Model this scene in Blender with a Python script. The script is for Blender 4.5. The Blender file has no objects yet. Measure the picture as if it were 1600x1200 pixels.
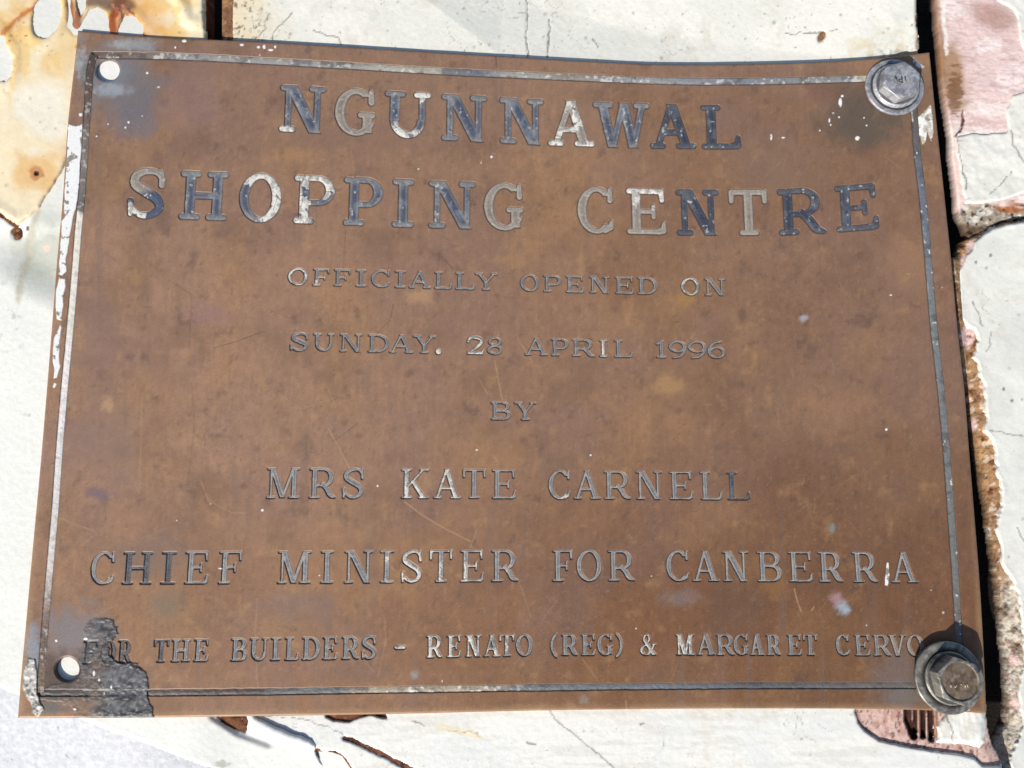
import bpy, math
import numpy as np
from mathutils import Vector

scene = bpy.context.scene
col = scene.collection

# ------------------------------------------------------------------ camera
FPX = 1200.0                       # focal length in photo pixels (photo 1600 x 1200)
TILT = math.radians(8.3)           # camera leans a little towards the top of the plaque
DIST = 0.372
CAM = np.array([0.0, -DIST * math.sin(TILT), DIST * math.cos(TILT)])
cam_d = bpy.data.cameras.new('camera')
cam = bpy.data.objects.new('camera', cam_d)
col.objects.link(cam)
cam.location = CAM
cam.rotation_euler = (TILT, 0, 0)
cam_d.sensor_width = 36.0
cam_d.lens = 36.0 * FPX / 1600.0
cam_d.clip_start = 0.005
cam_d.clip_end = 200.0
scene.camera = cam

# ------------------------------------------------------------------ sky, sun, exposure
SUN_EL = math.radians(36)
SUN_XY = np.array([-0.54, -0.84]); SUN_XY /= np.linalg.norm(SUN_XY)   # towards the sun
world = bpy.data.worlds.new('World')
scene.world = world
world.use_nodes = True
wn = world.node_tree.nodes
bg = wn['Background']
sky = wn.new('ShaderNodeTexSky')
sky.sky_type = 'NISHITA'
sky.sun_disc = False
sky.sun_elevation = SUN_EL
sky.sun_rotation = math.atan2(SUN_XY[0], SUN_XY[1])
world.node_tree.links.new(sky.outputs[0], bg.inputs[0])
bg.inputs[1].default_value = 0.085
sun_d = bpy.data.lights.new('sun', 'SUN')
sun = bpy.data.objects.new('sun', sun_d)
col.objects.link(sun)
sun_d.energy = 4.0
sun_d.angle = math.radians(0.6)
sun_d.color = (1.0, 0.95, 0.87)
sv = Vector((SUN_XY[0] * math.cos(SUN_EL), SUN_XY[1] * math.cos(SUN_EL), math.sin(SUN_EL)))
sun.rotation_euler = sv.to_track_quat('Z', 'Y').to_euler()
sun.location = sv * 2
scene.view_settings.view_transform = 'Standard'
scene.view_settings.look = 'None'
scene.view_settings.exposure = 0.72
scene.view_settings.gamma = 1.0
scene.view_settings.use_curve_mapping = False
LIGHT = 1.38                       # picture value of a white surface lying flat in the sun

# ------------------------------------------------------------------ helpers
R90 = np.array([[1, 0, 0],
                [0, math.cos(TILT), -math.sin(TILT)],
                [0, math.sin(TILT), math.cos(TILT)]])

def at(px, py, z=0.0):
    """point of the place seen at photo pixel px, py on the level z"""
    px = np.asarray(px, float); py = np.asarray(py, float)
    d = np.stack([(px - 800) / FPX, (600 - py) / FPX, -np.ones_like(px)], -1) @ R90.T
    t = (np.asarray(z, float) - CAM[2]) / d[..., 2]
    return CAM + d * t[..., None]

def lin(c):
    c = np.asarray(c, float) / 255.0
    return np.where(c <= 0.04045, c / 12.92, ((c + 0.055) / 1.055) ** 2.4)

def C(r, g, b):
    """surface colour of something that reads r, g, b in full sun"""
    return np.minimum(lin((r, g, b)) / LIGHT, 0.82)

def mixc(a, b, f):
    f = np.clip(f, 0, 1)[..., None]
    return a * (1 - f) + b * f

def sst(a, b, x):
    t = np.clip((x - a) / (b - a), 0, 1)
    return t * t * (3 - 2 * t)

_tab = {}
def vnoise(x, y, seed):
    if seed not in _tab:
        _tab[seed] = np.random.RandomState(seed).rand(256, 256)
    T = _tab[seed]
    xi = np.floor(x).astype(int); yi = np.floor(y).astype(int)
    fx = x - xi; fy = y - yi
    fx = fx * fx * (3 - 2 * fx); fy = fy * fy * (3 - 2 * fy)
    a = T[xi % 256, yi % 256]; b = T[(xi + 1) % 256, yi % 256]
    c = T[xi % 256, (yi + 1) % 256]; d = T[(xi + 1) % 256, (yi + 1) % 256]
    return (a * (1 - fx) + b * fx) * (1 - fy) + (c * (1 - fx) + d * fx) * fy

def fbm(x, y, s, seed=1, octv=4, gain=0.5):
    v = 0; a = 1; tot = 0; f = 1.0 / s
    for k in range(octv):
        v = v + a * vnoise(x * f + 17.3 * k, y * f - 9.1 * k, seed + k)
        tot += a; a *= gain; f *= 2.03
    return v / tot            # 0..1, mean .5

def poly_sd(x, y, pts):
    """signed distance, positive inside"""
    d = np.full(x.shape, 1e12); inside = np.zeros(x.shape, bool)
    n = len(pts)
    for i in range(n):
        ax, ay = pts[i]; bx, by = pts[(i + 1) % n]
        ex, ey = bx - ax, by - ay
        wx, wy = x - ax, y - ay
        t = np.clip((wx * ex + wy * ey) / max(ex * ex + ey * ey, 1e-9), 0, 1)
        d = np.minimum(d, (wx - ex * t) ** 2 + (wy - ey * t) ** 2)
        c = ((ay > y) != (by > y))
        if abs(ey) > 1e-9:
            inside ^= c & (x < ex * (y - ay) / ey + ax)
    d = np.sqrt(d)
    return np.where(inside, d, -d)

def line_d(x, y, pts):
    d = np.full(x.shape, 1e12)
    for (ax, ay), (bx, by) in zip(pts[:-1], pts[1:]):
        ex, ey = bx - ax, by - ay
        wx, wy = x - ax, y - ay
        t = np.clip((wx * ex + wy * ey) / max(ex * ex + ey * ey, 1e-9), 0, 1)
        d = np.minimum(d, (wx - ex * t) ** 2 + (wy - ey * t) ** 2)
    return np.sqrt(d)

def ell(x, y, cx, cy, rx, ry, ang=0):
    """about 1 at the centre, 0 on the ellipse"""
    a = math.radians(ang); c, s = math.cos(a), math.sin(a)
    u = (x - cx) * c + (y - cy) * s; v = -(x - cx) * s + (y - cy) * c
    return 1 - np.sqrt((u / rx) ** 2 + (v / ry) ** 2)

def hermite(xq, xs, ys):
    xs = np.asarray(xs, float); ys = np.asarray(ys, float)
    m = np.gradient(ys, xs)
    i = np.clip(np.searchsorted(xs, xq) - 1, 0, len(xs) - 2)
    h = xs[i + 1] - xs[i]; t = (xq - xs[i]) / h
    return ((2 * t**3 - 3 * t**2 + 1) * ys[i] + (t**3 - 2 * t**2 + t) * h * m[i]
            + (-2 * t**3 + 3 * t**2) * ys[i + 1] + (t**3 - t**2) * h * m[i + 1])

def mesh_obj(name, V, F, mat, parent=None, color=None, rough=None, smooth=True):
    me = bpy.data.meshes.new(name)
    V = np.asarray(V, np.float32).copy(); F = np.asarray(F, np.int32)
    org = np.zeros(3)
    q = parent
    while q is not None:
        org = org + np.array(q.location); q = q.parent
    if parent is not None:
        V = V - org.astype(np.float32)
    me.vertices.add(len(V)); me.vertices.foreach_set('co', V.ravel())
    k = F.shape[1]
    me.loops.add(F.size); me.loops.foreach_set('vertex_index', F.ravel())
    me.polygons.add(len(F))
    me.polygons.foreach_set('loop_start', np.arange(0, F.size, k, dtype=np.int32))
    me.update(calc_edges=True)
    if smooth:
        me.polygons.foreach_set('use_smooth', np.ones(len(F), bool))
    if color is not None:
        a = me.attributes.new('surface', 'FLOAT_COLOR', 'POINT')
        cc = np.ones((len(V), 4), np.float32); cc[:, :3] = color
        a.data.foreach_set('color', cc.ravel())
    if rough is not None:
        a = me.attributes.new('sheen', 'FLOAT', 'POINT')
        a.data.foreach_set('value', np.asarray(rough, np.float32))
    me.materials.append(mat)
    o = bpy.data.objects.new(name, me)
    col.objects.link(o)
    if parent is not None:
        o.parent = parent
    return o

def thing(name, label, cat, loc=(0, 0, 0), group=None):
    o = bpy.data.objects.new(name, None)
    o.empty_display_size = 0.02
    col.objects.link(o)
    o.location = loc
    o['label'] = label; o['category'] = cat
    if group: o['group'] = group
    return o

def grid_faces(keep, idx):
    a = idx[:-1, :-1][keep]; b = idx[:-1, 1:][keep]; c = idx[1:, 1:][keep]; d = idx[1:, :-1][keep]
    return np.stack([d, c, b, a], -1)        # rows go down the photo: faces look up

def compact(V, F, *arrs):
    u, inv = np.unique(F.ravel(), return_inverse=True)
    return (V[u], inv.reshape(F.shape)) + tuple(a[u] if a is not None else None for a in arrs)

# ------------------------------------------------------------------ materials
def make_mat(name, rough=0.6, metallic=0.0, grain=900.0, amount=0.18, bump=0.25, dist=0.0004,
             speck=0.0, speck_col=(0.03, 0.025, 0.02), stretch=(1, 1, 1), spec=0.5):
    m = bpy.data.materials.new(name); m.use_nodes = True
    nt = m.node_tree; N = nt.nodes; L = nt.links
    p = N['Principled BSDF']
    p.inputs['Metallic'].default_value = metallic
    p.inputs['Specular IOR Level'].default_value = spec
    at_ = N.new('ShaderNodeAttribute'); at_.attribute_name = 'surface'
    tc = N.new('ShaderNodeTexCoord')
    mp = N.new('ShaderNodeMapping'); mp.inputs['Scale'].default_value = stretch
    L.new(tc.outputs['Object'], mp.inputs['Vector'])
    n1 = N.new('ShaderNodeTexNoise'); n1.inputs['Scale'].default_value = grain
    n1.inputs['Detail'].default_value = 5; n1.inputs['Roughness'].default_value = 0.65
    L.new(mp.outputs[0], n1.inputs['Vector'])
    mr = N.new('ShaderNodeMapRange')
    mr.inputs['From Min'].default_value = 0.25; mr.inputs['From Max'].default_value = 0.75
    mr.inputs['To Min'].default_value = 1 - amount; mr.inputs['To Max'].default_value = 1 + amount
    L.new(n1.outputs['Fac'], mr.inputs['Value'])
    mul = N.new('ShaderNodeVectorMath'); mul.operation = 'SCALE'
    L.new(at_.outputs['Color'], mul.inputs[0]); L.new(mr.outputs[0], mul.inputs['Scale'])
    out = mul.outputs[0]
    if speck > 0:
        n2 = N.new('ShaderNodeTexNoise'); n2.inputs['Scale'].default_value = grain * 0.55
        n2.inputs['Detail'].default_value = 3; n2.inputs['Roughness'].default_value = 0.6
        L.new(tc.outputs['Object'], n2.inputs['Vector'])
        m2 = N.new('ShaderNodeMapRange')
        m2.inputs['From Min'].default_value = 0.66; m2.inputs['From Max'].default_value = 0.74
        m2.inputs['To Max'].default_value = speck
        L.new(n2.outputs['Fac'], m2.inputs['Value'])
        mx = N.new('ShaderNodeMix'); mx.data_type = 'RGBA'
        L.new(m2.outputs[0], mx.inputs[0]); L.new(out, mx.inputs[6])
        mx.inputs[7].default_value = (*speck_col, 1)
        out = mx.outputs[2]
    L.new(out, p.inputs['Base Color'])
    ra = N.new('ShaderNodeMapRange')
    ra.inputs['To Min'].default_value = rough - 0.12; ra.inputs['To Max'].default_value = min(1, rough + 0.12)
    L.new(n1.outputs['Fac'], ra.inputs['Value']); L.new(ra.outputs[0], p.inputs['Roughness'])
    n3 = N.new('ShaderNodeTexNoise'); n3.inputs['Scale'].default_value = grain * 0.8
    n3.inputs['Detail'].default_value = 6
    L.new(mp.outputs[0], n3.inputs['Vector'])
    b = N.new('ShaderNodeBump'); b.inputs['Strength'].default_value = bump; b.inputs['Distance'].default_value = dist
    L.new(n3.outputs['Fac'], b.inputs['Height']); L.new(b.outputs[0], p.inputs['Normal'])
    return m

M_BRONZE = make_mat('weathered_bronze', rough=0.50, metallic=0.12, grain=1500, amount=0.17, bump=0.16, dist=0.00025, spec=0.35)
M_INFILL = make_mat('worn_enamel_infill', rough=0.50, metallic=0.0, grain=1700, amount=0.28, bump=0.45, dist=0.0003)
M_PAINT = make_mat('old_house_paint', rough=0.55, grain=420, amount=0.06, bump=0.36, dist=0.0005, spec=0.3)
M_CREAM = make_mat('stained_paint_skin', rough=0.55, grain=300, amount=0.06, bump=0.25, dist=0.0006, spec=0.3)
M_WOOD = make_mat('broken_timber', rough=0.85, grain=700, amount=0.35, bump=0.8, dist=0.0010, spec=0.2)
M_BARE = make_mat('bare_timber_face', rough=0.85, grain=520, amount=0.10, bump=0.35, dist=0.0006, spec=0.2, stretch=(1, 1.6, 1))
M_CONC = make_mat('concrete', rough=0.9, grain=330, amount=0.16, bump=0.4, dist=0.001, speck=0.55, speck_col=(0.22, 0.22, 0.23), spec=0.2)
M_ZINC = make_mat('galvanised_steel', rough=0.52, metallic=0.40, grain=1100, amount=0.25, bump=0.5, dist=0.0004, speck=0.4, speck_col=(0.10, 0.10, 0.11))
M_DULL = make_mat('tarnished_steel', rough=0.50, metallic=0.45, grain=900, amount=0.30, bump=0.25, dist=0.0003, speck=0.5, speck_col=(0.10, 0.085, 0.06))

# ------------------------------------------------------------------ the plaque's surface
THICK = 0.0019
def plate_z(px, py):
    u = (px - 790) / 720.0; v = (600 - py) / 530.0
    top = np.clip(v, 0, 1.2); bot = np.clip(-v, 0, 1.2)
    return 0.0006 + u * u * (0.0010 + 0.0026 * top**2 + 0.0010 * bot**2)

def hug(px, py):
    """level just under the plaque, carried on beyond its edges"""
    return plate_z(np.clip(px, 20, 1545), np.clip(py, 50, 1120)) - THICK - .0004

TOP = [(122, 48), (230, 57), (400, 65), (600, 77), (800, 89), (920, 96), (1020, 100.5), (1110, 101), (1200, 99.5), (1300, 96), (1380, 90), (1452, 82)]
BOT = [(28, 1122), (240, 1121), (400, 1119), (640, 1115), (800, 1111), (1000, 1108), (1200, 1107), (1370, 1108), (1500, 1112), (1541, 1115)]
LEF = [(122, 48), (117, 95), (106, 195), (99, 300), (89, 410), (82, 500), (74, 600), (63, 730), (49, 880), (41, 970), (32, 1070), (28, 1122)]
RIG = [(1452, 82), (1463, 190), (1475, 300), (1486, 405), (1498, 530), (1506, 600), (1514, 700), (1522, 800), (1530, 900), (1536, 1000), (1541, 1115)]

def plaque_px(s, t):
    """s 0..1 left to right, t 0..1 top to bottom, to photo pixels"""
    def H(P, q, k):      # curve value: x or y by the running coordinate
        P = np.array(P, float)
        return hermite(q, P[:, k], P[:, 1 - k])
    tx = 122 + (1452 - 122) * s; ty = H(TOP, tx, 0)
    bx = 28 + (1541 - 28) * s;   by = H(BOT, bx, 0)
    ly = 48 + (1122 - 48) * t;   lx = H(LEF, ly, 1)
    ry = 82 + (1115 - 82) * t;   rx = H(RIG, ry, 1)
    x = (1 - t) * tx + t * bx + (1 - s) * lx + s * rx - ((1 - s) * (1 - t) * 122 + s * (1 - t) * 1452 + (1 - s) * t * 28 + s * t * 1541)
    y = (1 - t) * ty + t * by + (1 - s) * ly + s * ry - ((1 - s) * (1 - t) * 48 + s * (1 - t) * 82 + (1 - s) * t * 1122 + s * t * 1115)
    return x, y

def on_plaque(px, py, h=0.0):
    return at(px, py, plate_z(px, py) + h)

# ------------------------------------------------------------------ letter shapes (engraved roman capitals)
def U(*ds):
    r = ds[0]
    for d in ds[1:]: r = np.maximum(r, d)
    return r
def seg(x, y, x0, y0, x1, y1, r0, r1=None):
    r1 = r0 if r1 is None else r1
    ex, ey = x1 - x0, y1 - y0
    t = np.clip(((x - x0) * ex + (y - y0) * ey) / (ex * ex + ey * ey + 1e-12), 0, 1)
    return r0 + (r1 - r0) * t - np.hypot(x - x0 - ex * t, y - y0 - ey * t)
def box(x, y, x0, x1, y0, y1):
    return np.minimum(np.minimum(x - x0, x1 - x), np.minimum(y - y0, y1 - y))
def leg(x, y, x0, y0, x1, y1, w):
    """slanted bar with flat ends: w is the width measured along the line of writing"""
    k = (x1 - x0) / (y1 - y0)
    d = (w / 2 - np.abs(x - (x0 + (y - y0) * k))) / math.sqrt(1 + k * k)
    return np.minimum(d, np.minimum(y - min(y0, y1), max(y0, y1) - y))
def ellip(x, y, cx, cy, a, b):
    u = (x - cx); v = (y - cy)
    k0 = np.sqrt((u / a) ** 2 + (v / b) ** 2); k1 = np.sqrt((u / a**2) ** 2 + (v / b**2) ** 2) + 1e-6
    return k0 * (1 - k0) / k1
def ring(x, y, cx, cy, a, b, th, tv):
    return np.minimum(ellip(x, y, cx, cy, a, b), -ellip(x, y, cx, cy, max(a - th, .02), max(b - tv, .02)))
def chain(x, y, pts, rs):
    return U(*[seg(x, y, *pts[i], *pts[i + 1], rs[i], rs[i + 1]) for i in range(len(pts) - 1)])
def bez(pts, n=22):
    """smooth curve through the points"""
    P = np.array(pts, float); m = len(P)
    tt = np.linspace(0, m - 1, n)
    xs = np.arange(m)
    return list(zip(hermite(tt, xs, P[:, 0]), hermite(tt, xs, P[:, 1])))

def glyph(ch, x, y, W, T, t, s, o):
    """signed distance (cap heights, positive inside). W width; T thick, t thin stroke; s serif; o serif overhang"""
    h = s / 2
    def ser(x0, x1, yy):
        return seg(x, y, x0 + h, yy, x1 - h, yy, h)
    LO, HI = h, 1 - h
    if ch == 'I':
        c = W / 2
        return U(box(x, y, c - T / 2, c + T / 2, .02, .98), ser(0, W, LO), ser(0, W, HI))
    if ch == 'H':
        a = o + T / 2; b = W - o - T / 2
        return U(box(x, y, a - T / 2, a + T / 2, .02, .98), box(x, y, b - T / 2, b + T / 2, .02, .98),
                 box(x, y, a, b, .5 - t * .55, .5 + t * .55),
                 ser(0, 2 * o + T, LO), ser(0, 2 * o + T, HI), ser(W - 2 * o - T, W, LO), ser(W - 2 * o - T, W, HI))
    if ch == 'N':
        a = o + t / 2; b = W - o - t / 2
        return U(box(x, y, a - t / 2, a + t / 2, .02, .96), box(x, y, b - t / 2, b + t / 2, .1, .98),
                 leg(x, y, a + T * .25, 1.0, b - T * .12, 0.0, T * 1.25),
                 ser(0, a + t * .4, HI), ser(0, 2 * o + t, LO), ser(W - 2 * o - t, W, HI))
    if ch == 'M':
        a = o + t / 2; b = W - o - T / 2
        return U(box(x, y, a - t / 2, a + t / 2, .02, .96), box(x, y, b - T / 2, b + T / 2, .02, .98),
                 leg(x, y, a + T * .2, 1.0, W * .49, 0.02, T * 1.15), leg(x, y, b - T * .2, 1.0, W * .49, 0.02, t * 1.2),
                 ser(0, a + t, HI), ser(0, 2 * o + t, LO), ser(W - 2 * o - T, W, LO), ser(W - o - T * 1.1, W, HI))
    if ch == 'U':
        r = min(.40, W * .42)
        rg = ring(x, y, W / 2, r, W / 2 - o, r, (T + t) / 2, t * 1.15)
        a = o + T / 2; b = W - o - t / 2
        return U(np.minimum(rg, r + .02 - y), box(x, y, a - T / 2, a + T / 2, r * .9, .98), box(x, y, b - t / 2, b + t / 2, r * .9, .98),
                 ser(0, 2 * o + T, HI), ser(W - 2 * o - t, W, HI))
    if ch == 'A':
        m = W * .49
        return U(leg(x, y, o + t * .4, .02, m, 1.0, t * 1.1), leg(x, y, m, 1.0, W - o - T * .45, .02, T * 1.05),
                 box(x, y, W * .3, W * .68, .30, .30 + t * 1.0),
                 ser(0, 2 * o + t * .9, LO), ser(W - 2 * o - T * 1.0, W, LO))
    if ch == 'V':
        m = W * .5
        return U(leg(x, y, o + T * .45, .98, m, 0, T * 1.05), leg(x, y, m, 0, W - o - t * .4, .98, t * 1.1),
                 ser(0, 2 * o + T, HI), ser(W - 2 * o - t, W, HI))
    if ch == 'W':
        p = [o + T * .45, W * .335, W * .54, W * .70, W - o - t * .4]
        return U(leg(x, y, p[0], .98, p[1], 0, T * 1.0), leg(x, y, p[1], 0, p[2], 1.0, t * 1.1),
                 leg(x, y, p[2], 1.0, p[3], 0, T * 1.0), leg(x, y, p[3], 0, p[4], .98, t * 1.1),
                 ser(0, 2 * o + T, HI), ser(W - 2 * o - t, W, HI))
    if ch == 'Y':
        m = W * .5
        return U(leg(x, y, o + T * .45, .98, m, .42, T * 1.0), leg(x, y, m, .42, W - o - t * .4, .98, t * 1.1),
                 box(x, y, m - T / 2, m + T / 2, .02, .47), ser(m - T / 2 - o, m + T / 2 + o, LO),
                 ser(0, 2 * o + T, HI), ser(W - 2 * o - t, W, HI))
    if ch == 'K':
        a = o + T / 2
        return U(box(x, y, a - T / 2, a + T / 2, .02, .98), ser(0, 2 * o + T, LO), ser(0, 2 * o + T, HI),
                 leg(x, y, a + T * .3, .40, W - o - t, .98, t * 1.15), leg(x, y, a + W * .22, .60, W - o - T * .5, .02, T * 1.15),
                 ser(W - 2.4 * o - t, W, HI), ser(W - 2 * o - T, W, LO))
    if ch == 'L':
        a = o + T / 2
        return U(box(x, y, a - T / 2, a + T / 2, .02, .98), ser(0, 2 * o + T, HI), ser(0, W * .9, LO),
                 chain(x, y, [(W * .72, LO), (W - t * .6, .10), (W - t * .45, .26)], [h, t * .62, t * .38]))
    if ch in 'EF':
        a = o + T / 2
        d = U(box(x, y, a - T / 2, a + T / 2, .02, .98), ser(0, W * .9, HI),
              seg(x, y, W * .92 - t * .3, HI, W * .92 - t * .15, .74, t * .55, t * .42),
              box(x, y, a, W * .70, .5 - t * .45, .5 + t * .45), seg(x, y, W * .68, .61, W * .68, .38, t * .42))
        if ch == 'E':
            return U(d, ser(0, W * .9, LO), chain(x, y, [(W * .72, LO), (W - t * .6, .09), (W - t * .45, .25)], [h, t * .6, t * .38]))
        return U(d, ser(0, 2 * o + T, LO))
    if ch == 'T':
        c = W / 2
        return U(box(x, y, c - T / 2, c + T / 2, .02, .98), ser(c - T / 2 - o, c + T / 2 + o, LO), ser(0, W, HI),
                 seg(x, y, t * .55, HI, t * .5, .74, t * .55, t * .42), seg(x, y, W - t * .55, HI, W - t * .5, .74, t * .55, t * .42))
    if ch in 'PRB':
        a = o + T / 2; xs = a - T / 2
        ym = .44 if ch != 'B' else .52
        cy = (1 + ym) / 2; ry = (1 - ym) / 2 + (.03 if ch != 'B' else 0.015)
        we = W * (1.0 if ch == 'P' else .90 if ch == 'R' else .93)
        cx = xs + (we - xs) * .52
        def bowl(cyy, ryy, we_):
            cx_ = xs + (we_ - xs) * .5
            rg = np.minimum(ring(x, y, cx_, cyy, we_ - cx_, ryy, T * .98, t * .95), x - cx_)
            return U(rg, box(x, y, a, cx_ + .01, cyy + ryy - t * .95, cyy + ryy), box(x, y, a, cx_ + .01, cyy - ryy, cyy - ryy + t * .95))
        d = U(box(x, y, a - T / 2, a + T / 2, .02, .98), ser(0, a + T / 2 + (o if ch != 'B' else 0), LO), ser(0, a, HI), bowl(1 - ry, ry, we))
        if ch == 'R':
            d = U(d, chain(x, y, bez([(W * .50, .46), (W * .66, .30), (W * .80, .10), (W - t * .3, .035)], 10), list(np.linspace(T * .42, T * .5, 6)) + list(np.linspace(T * .45, t * .35, 4))))
        if ch == 'B':
            rl = .275
            d = U(d, bowl(rl, rl, W))
        return d
    if ch == 'D':
        a = o + T / 2
        cx = W * .40
        rg = np.minimum(ring(x, y, cx, .5, W - cx, .5, T, t), x - cx)
        return U(rg, box(x, y, a - T / 2, a + T / 2, .02, .98), box(x, y, a, cx + .01, 1 - t, 1), box(x, y, a, cx + .01, 0, t), ser(0, a, LO), ser(0, a, HI))
    if ch == 'O':
        return ring(x, y, W / 2, .5, W / 2, .51, T, t * .95)
    if ch in 'CG':
        cx = W * .52
        rg = ring(x, y, cx, .5, cx, .51, T, t * .95)
        cut = np.maximum(W * .70 - x, np.abs(y - .5) - (.30 if ch == 'C' else .34))
        if ch == 'G': cut = np.maximum(W * .66 - x, np.maximum(y - .60, 0) * -1 + np.abs(y - .62) - .20)
        rg = np.minimum(np.minimum(rg, cut if ch == 'C' else np.maximum(W * .70 - x, np.abs(y - .56) - .27)), W * .97 - x)
        d = U(rg, seg(x, y, W - t * .75, 1 - h, W - t * .7, .72, t * .45, t * .55))
        if ch == 'C':
            return U(d, chain(x, y, [(W * .74, .055), (W * .90, .13), (W - t * .5, .24)], [t * .45, t * .5, t * .42]))
        b = W * .80
        return U(d, box(x, y, b - T * .5, b + T * .5, .06, .46), ser(W * .56, W, .44))
    if ch in 'S':
        sp = bez([(W * .90, .80), (W * .74, .935), (W * .46, .955), (W * .20, .86), (W * .18, .68), (W * .46, .54), (W * .76, .40), (W * .86, .22), (W * .66, .065), (W * .36, .045), (W * .10, .19)], 36)
        k = np.linspace(0, 1, 36)
        rs = t * .5 + (T * .56 - t * .5) * np.exp(-((k - .5) / .24) ** 2)
        return U(chain(x, y, sp, list(rs)), seg(x, y, W - t * .9, HI, W - t * .75, .68, t * .45, t * .55), seg(x, y, t * .6, LO, t * .55, .32, t * .45, t * .55))
    if ch == '&':
        return U(ring(x, y, W * .42, .78, W * .22, .22, t * .9, t * .8), ring(x, y, W * .36, .25, W * .36, .26, T * .8, t * .9),
                 leg(x, y, W * .28, .72, W * .86, .04, T * 1.1), ser(W * .70, W, LO), chain(x, y, [(W * .55, .12), (W * .78, .34), (W * .86, .50)], [t * .45] * 3), ser(W * .70, W, .52))
    if ch == '1':
        c = W * .55
        return U(box(x, y, c - T / 2, c + T / 2, .02, .98), ser(0, W, LO), seg(x, y, c, .95, W * .12, .80, t * .55))
    if ch == '2':
        return U(chain(x, y, bez([(W * .10, .74), (W * .22, .92), (W * .52, .96), (W * .84, .86), (W * .84, .66), (W * .55, .38), (W * .14, .08)], 24), list(np.linspace(t * .7, T * .5, 14)) + list(np.linspace(T * .5, t * .5, 10))),
                 box(x, y, W * .05, W * .92, 0, t * 1.4), seg(x, y, W * .92, .04, W * .95, .22, t * .45))
    if ch == '8':
        return U(ring(x, y, W / 2, .75, W * .43, .25, T * .8, t * .9), ring(x, y, W / 2, .27, W * .5, .275, T * .9, t * .9))
    if ch == '9':
        return U(ring(x, y, W * .5, .66, W * .5, .34, T * .9, t * .9), chain(x, y, bez([(W * .93, .62), (W * .88, .36), (W * .62, .10), (W * .22, .02)], 12), list(np.linspace(T * .5, t * .4, 12))))
    if ch == '6':
        return glyph('9', W - x, 1 - y, W, T, t, s, o)
    if ch == '.':
        return .17 - np.hypot(x - W / 2, y - .12)
    if ch == '-':
        return seg(x, y, .1, .5, W - .1, .5, .10)
    if ch == '(':
        a = ellip(x, y, W * 1.4, .48, W * 1.4, .62); b = -ellip(x, y, W * 1.4 + t * 1.1, .48, W * 1.4 - .02, .56)
        return np.minimum(np.minimum(a, b), W - x)
    if ch == ')':
        return glyph('(', W - x, y, W, T, t, s, o)
    raise ValueError(ch)

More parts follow.
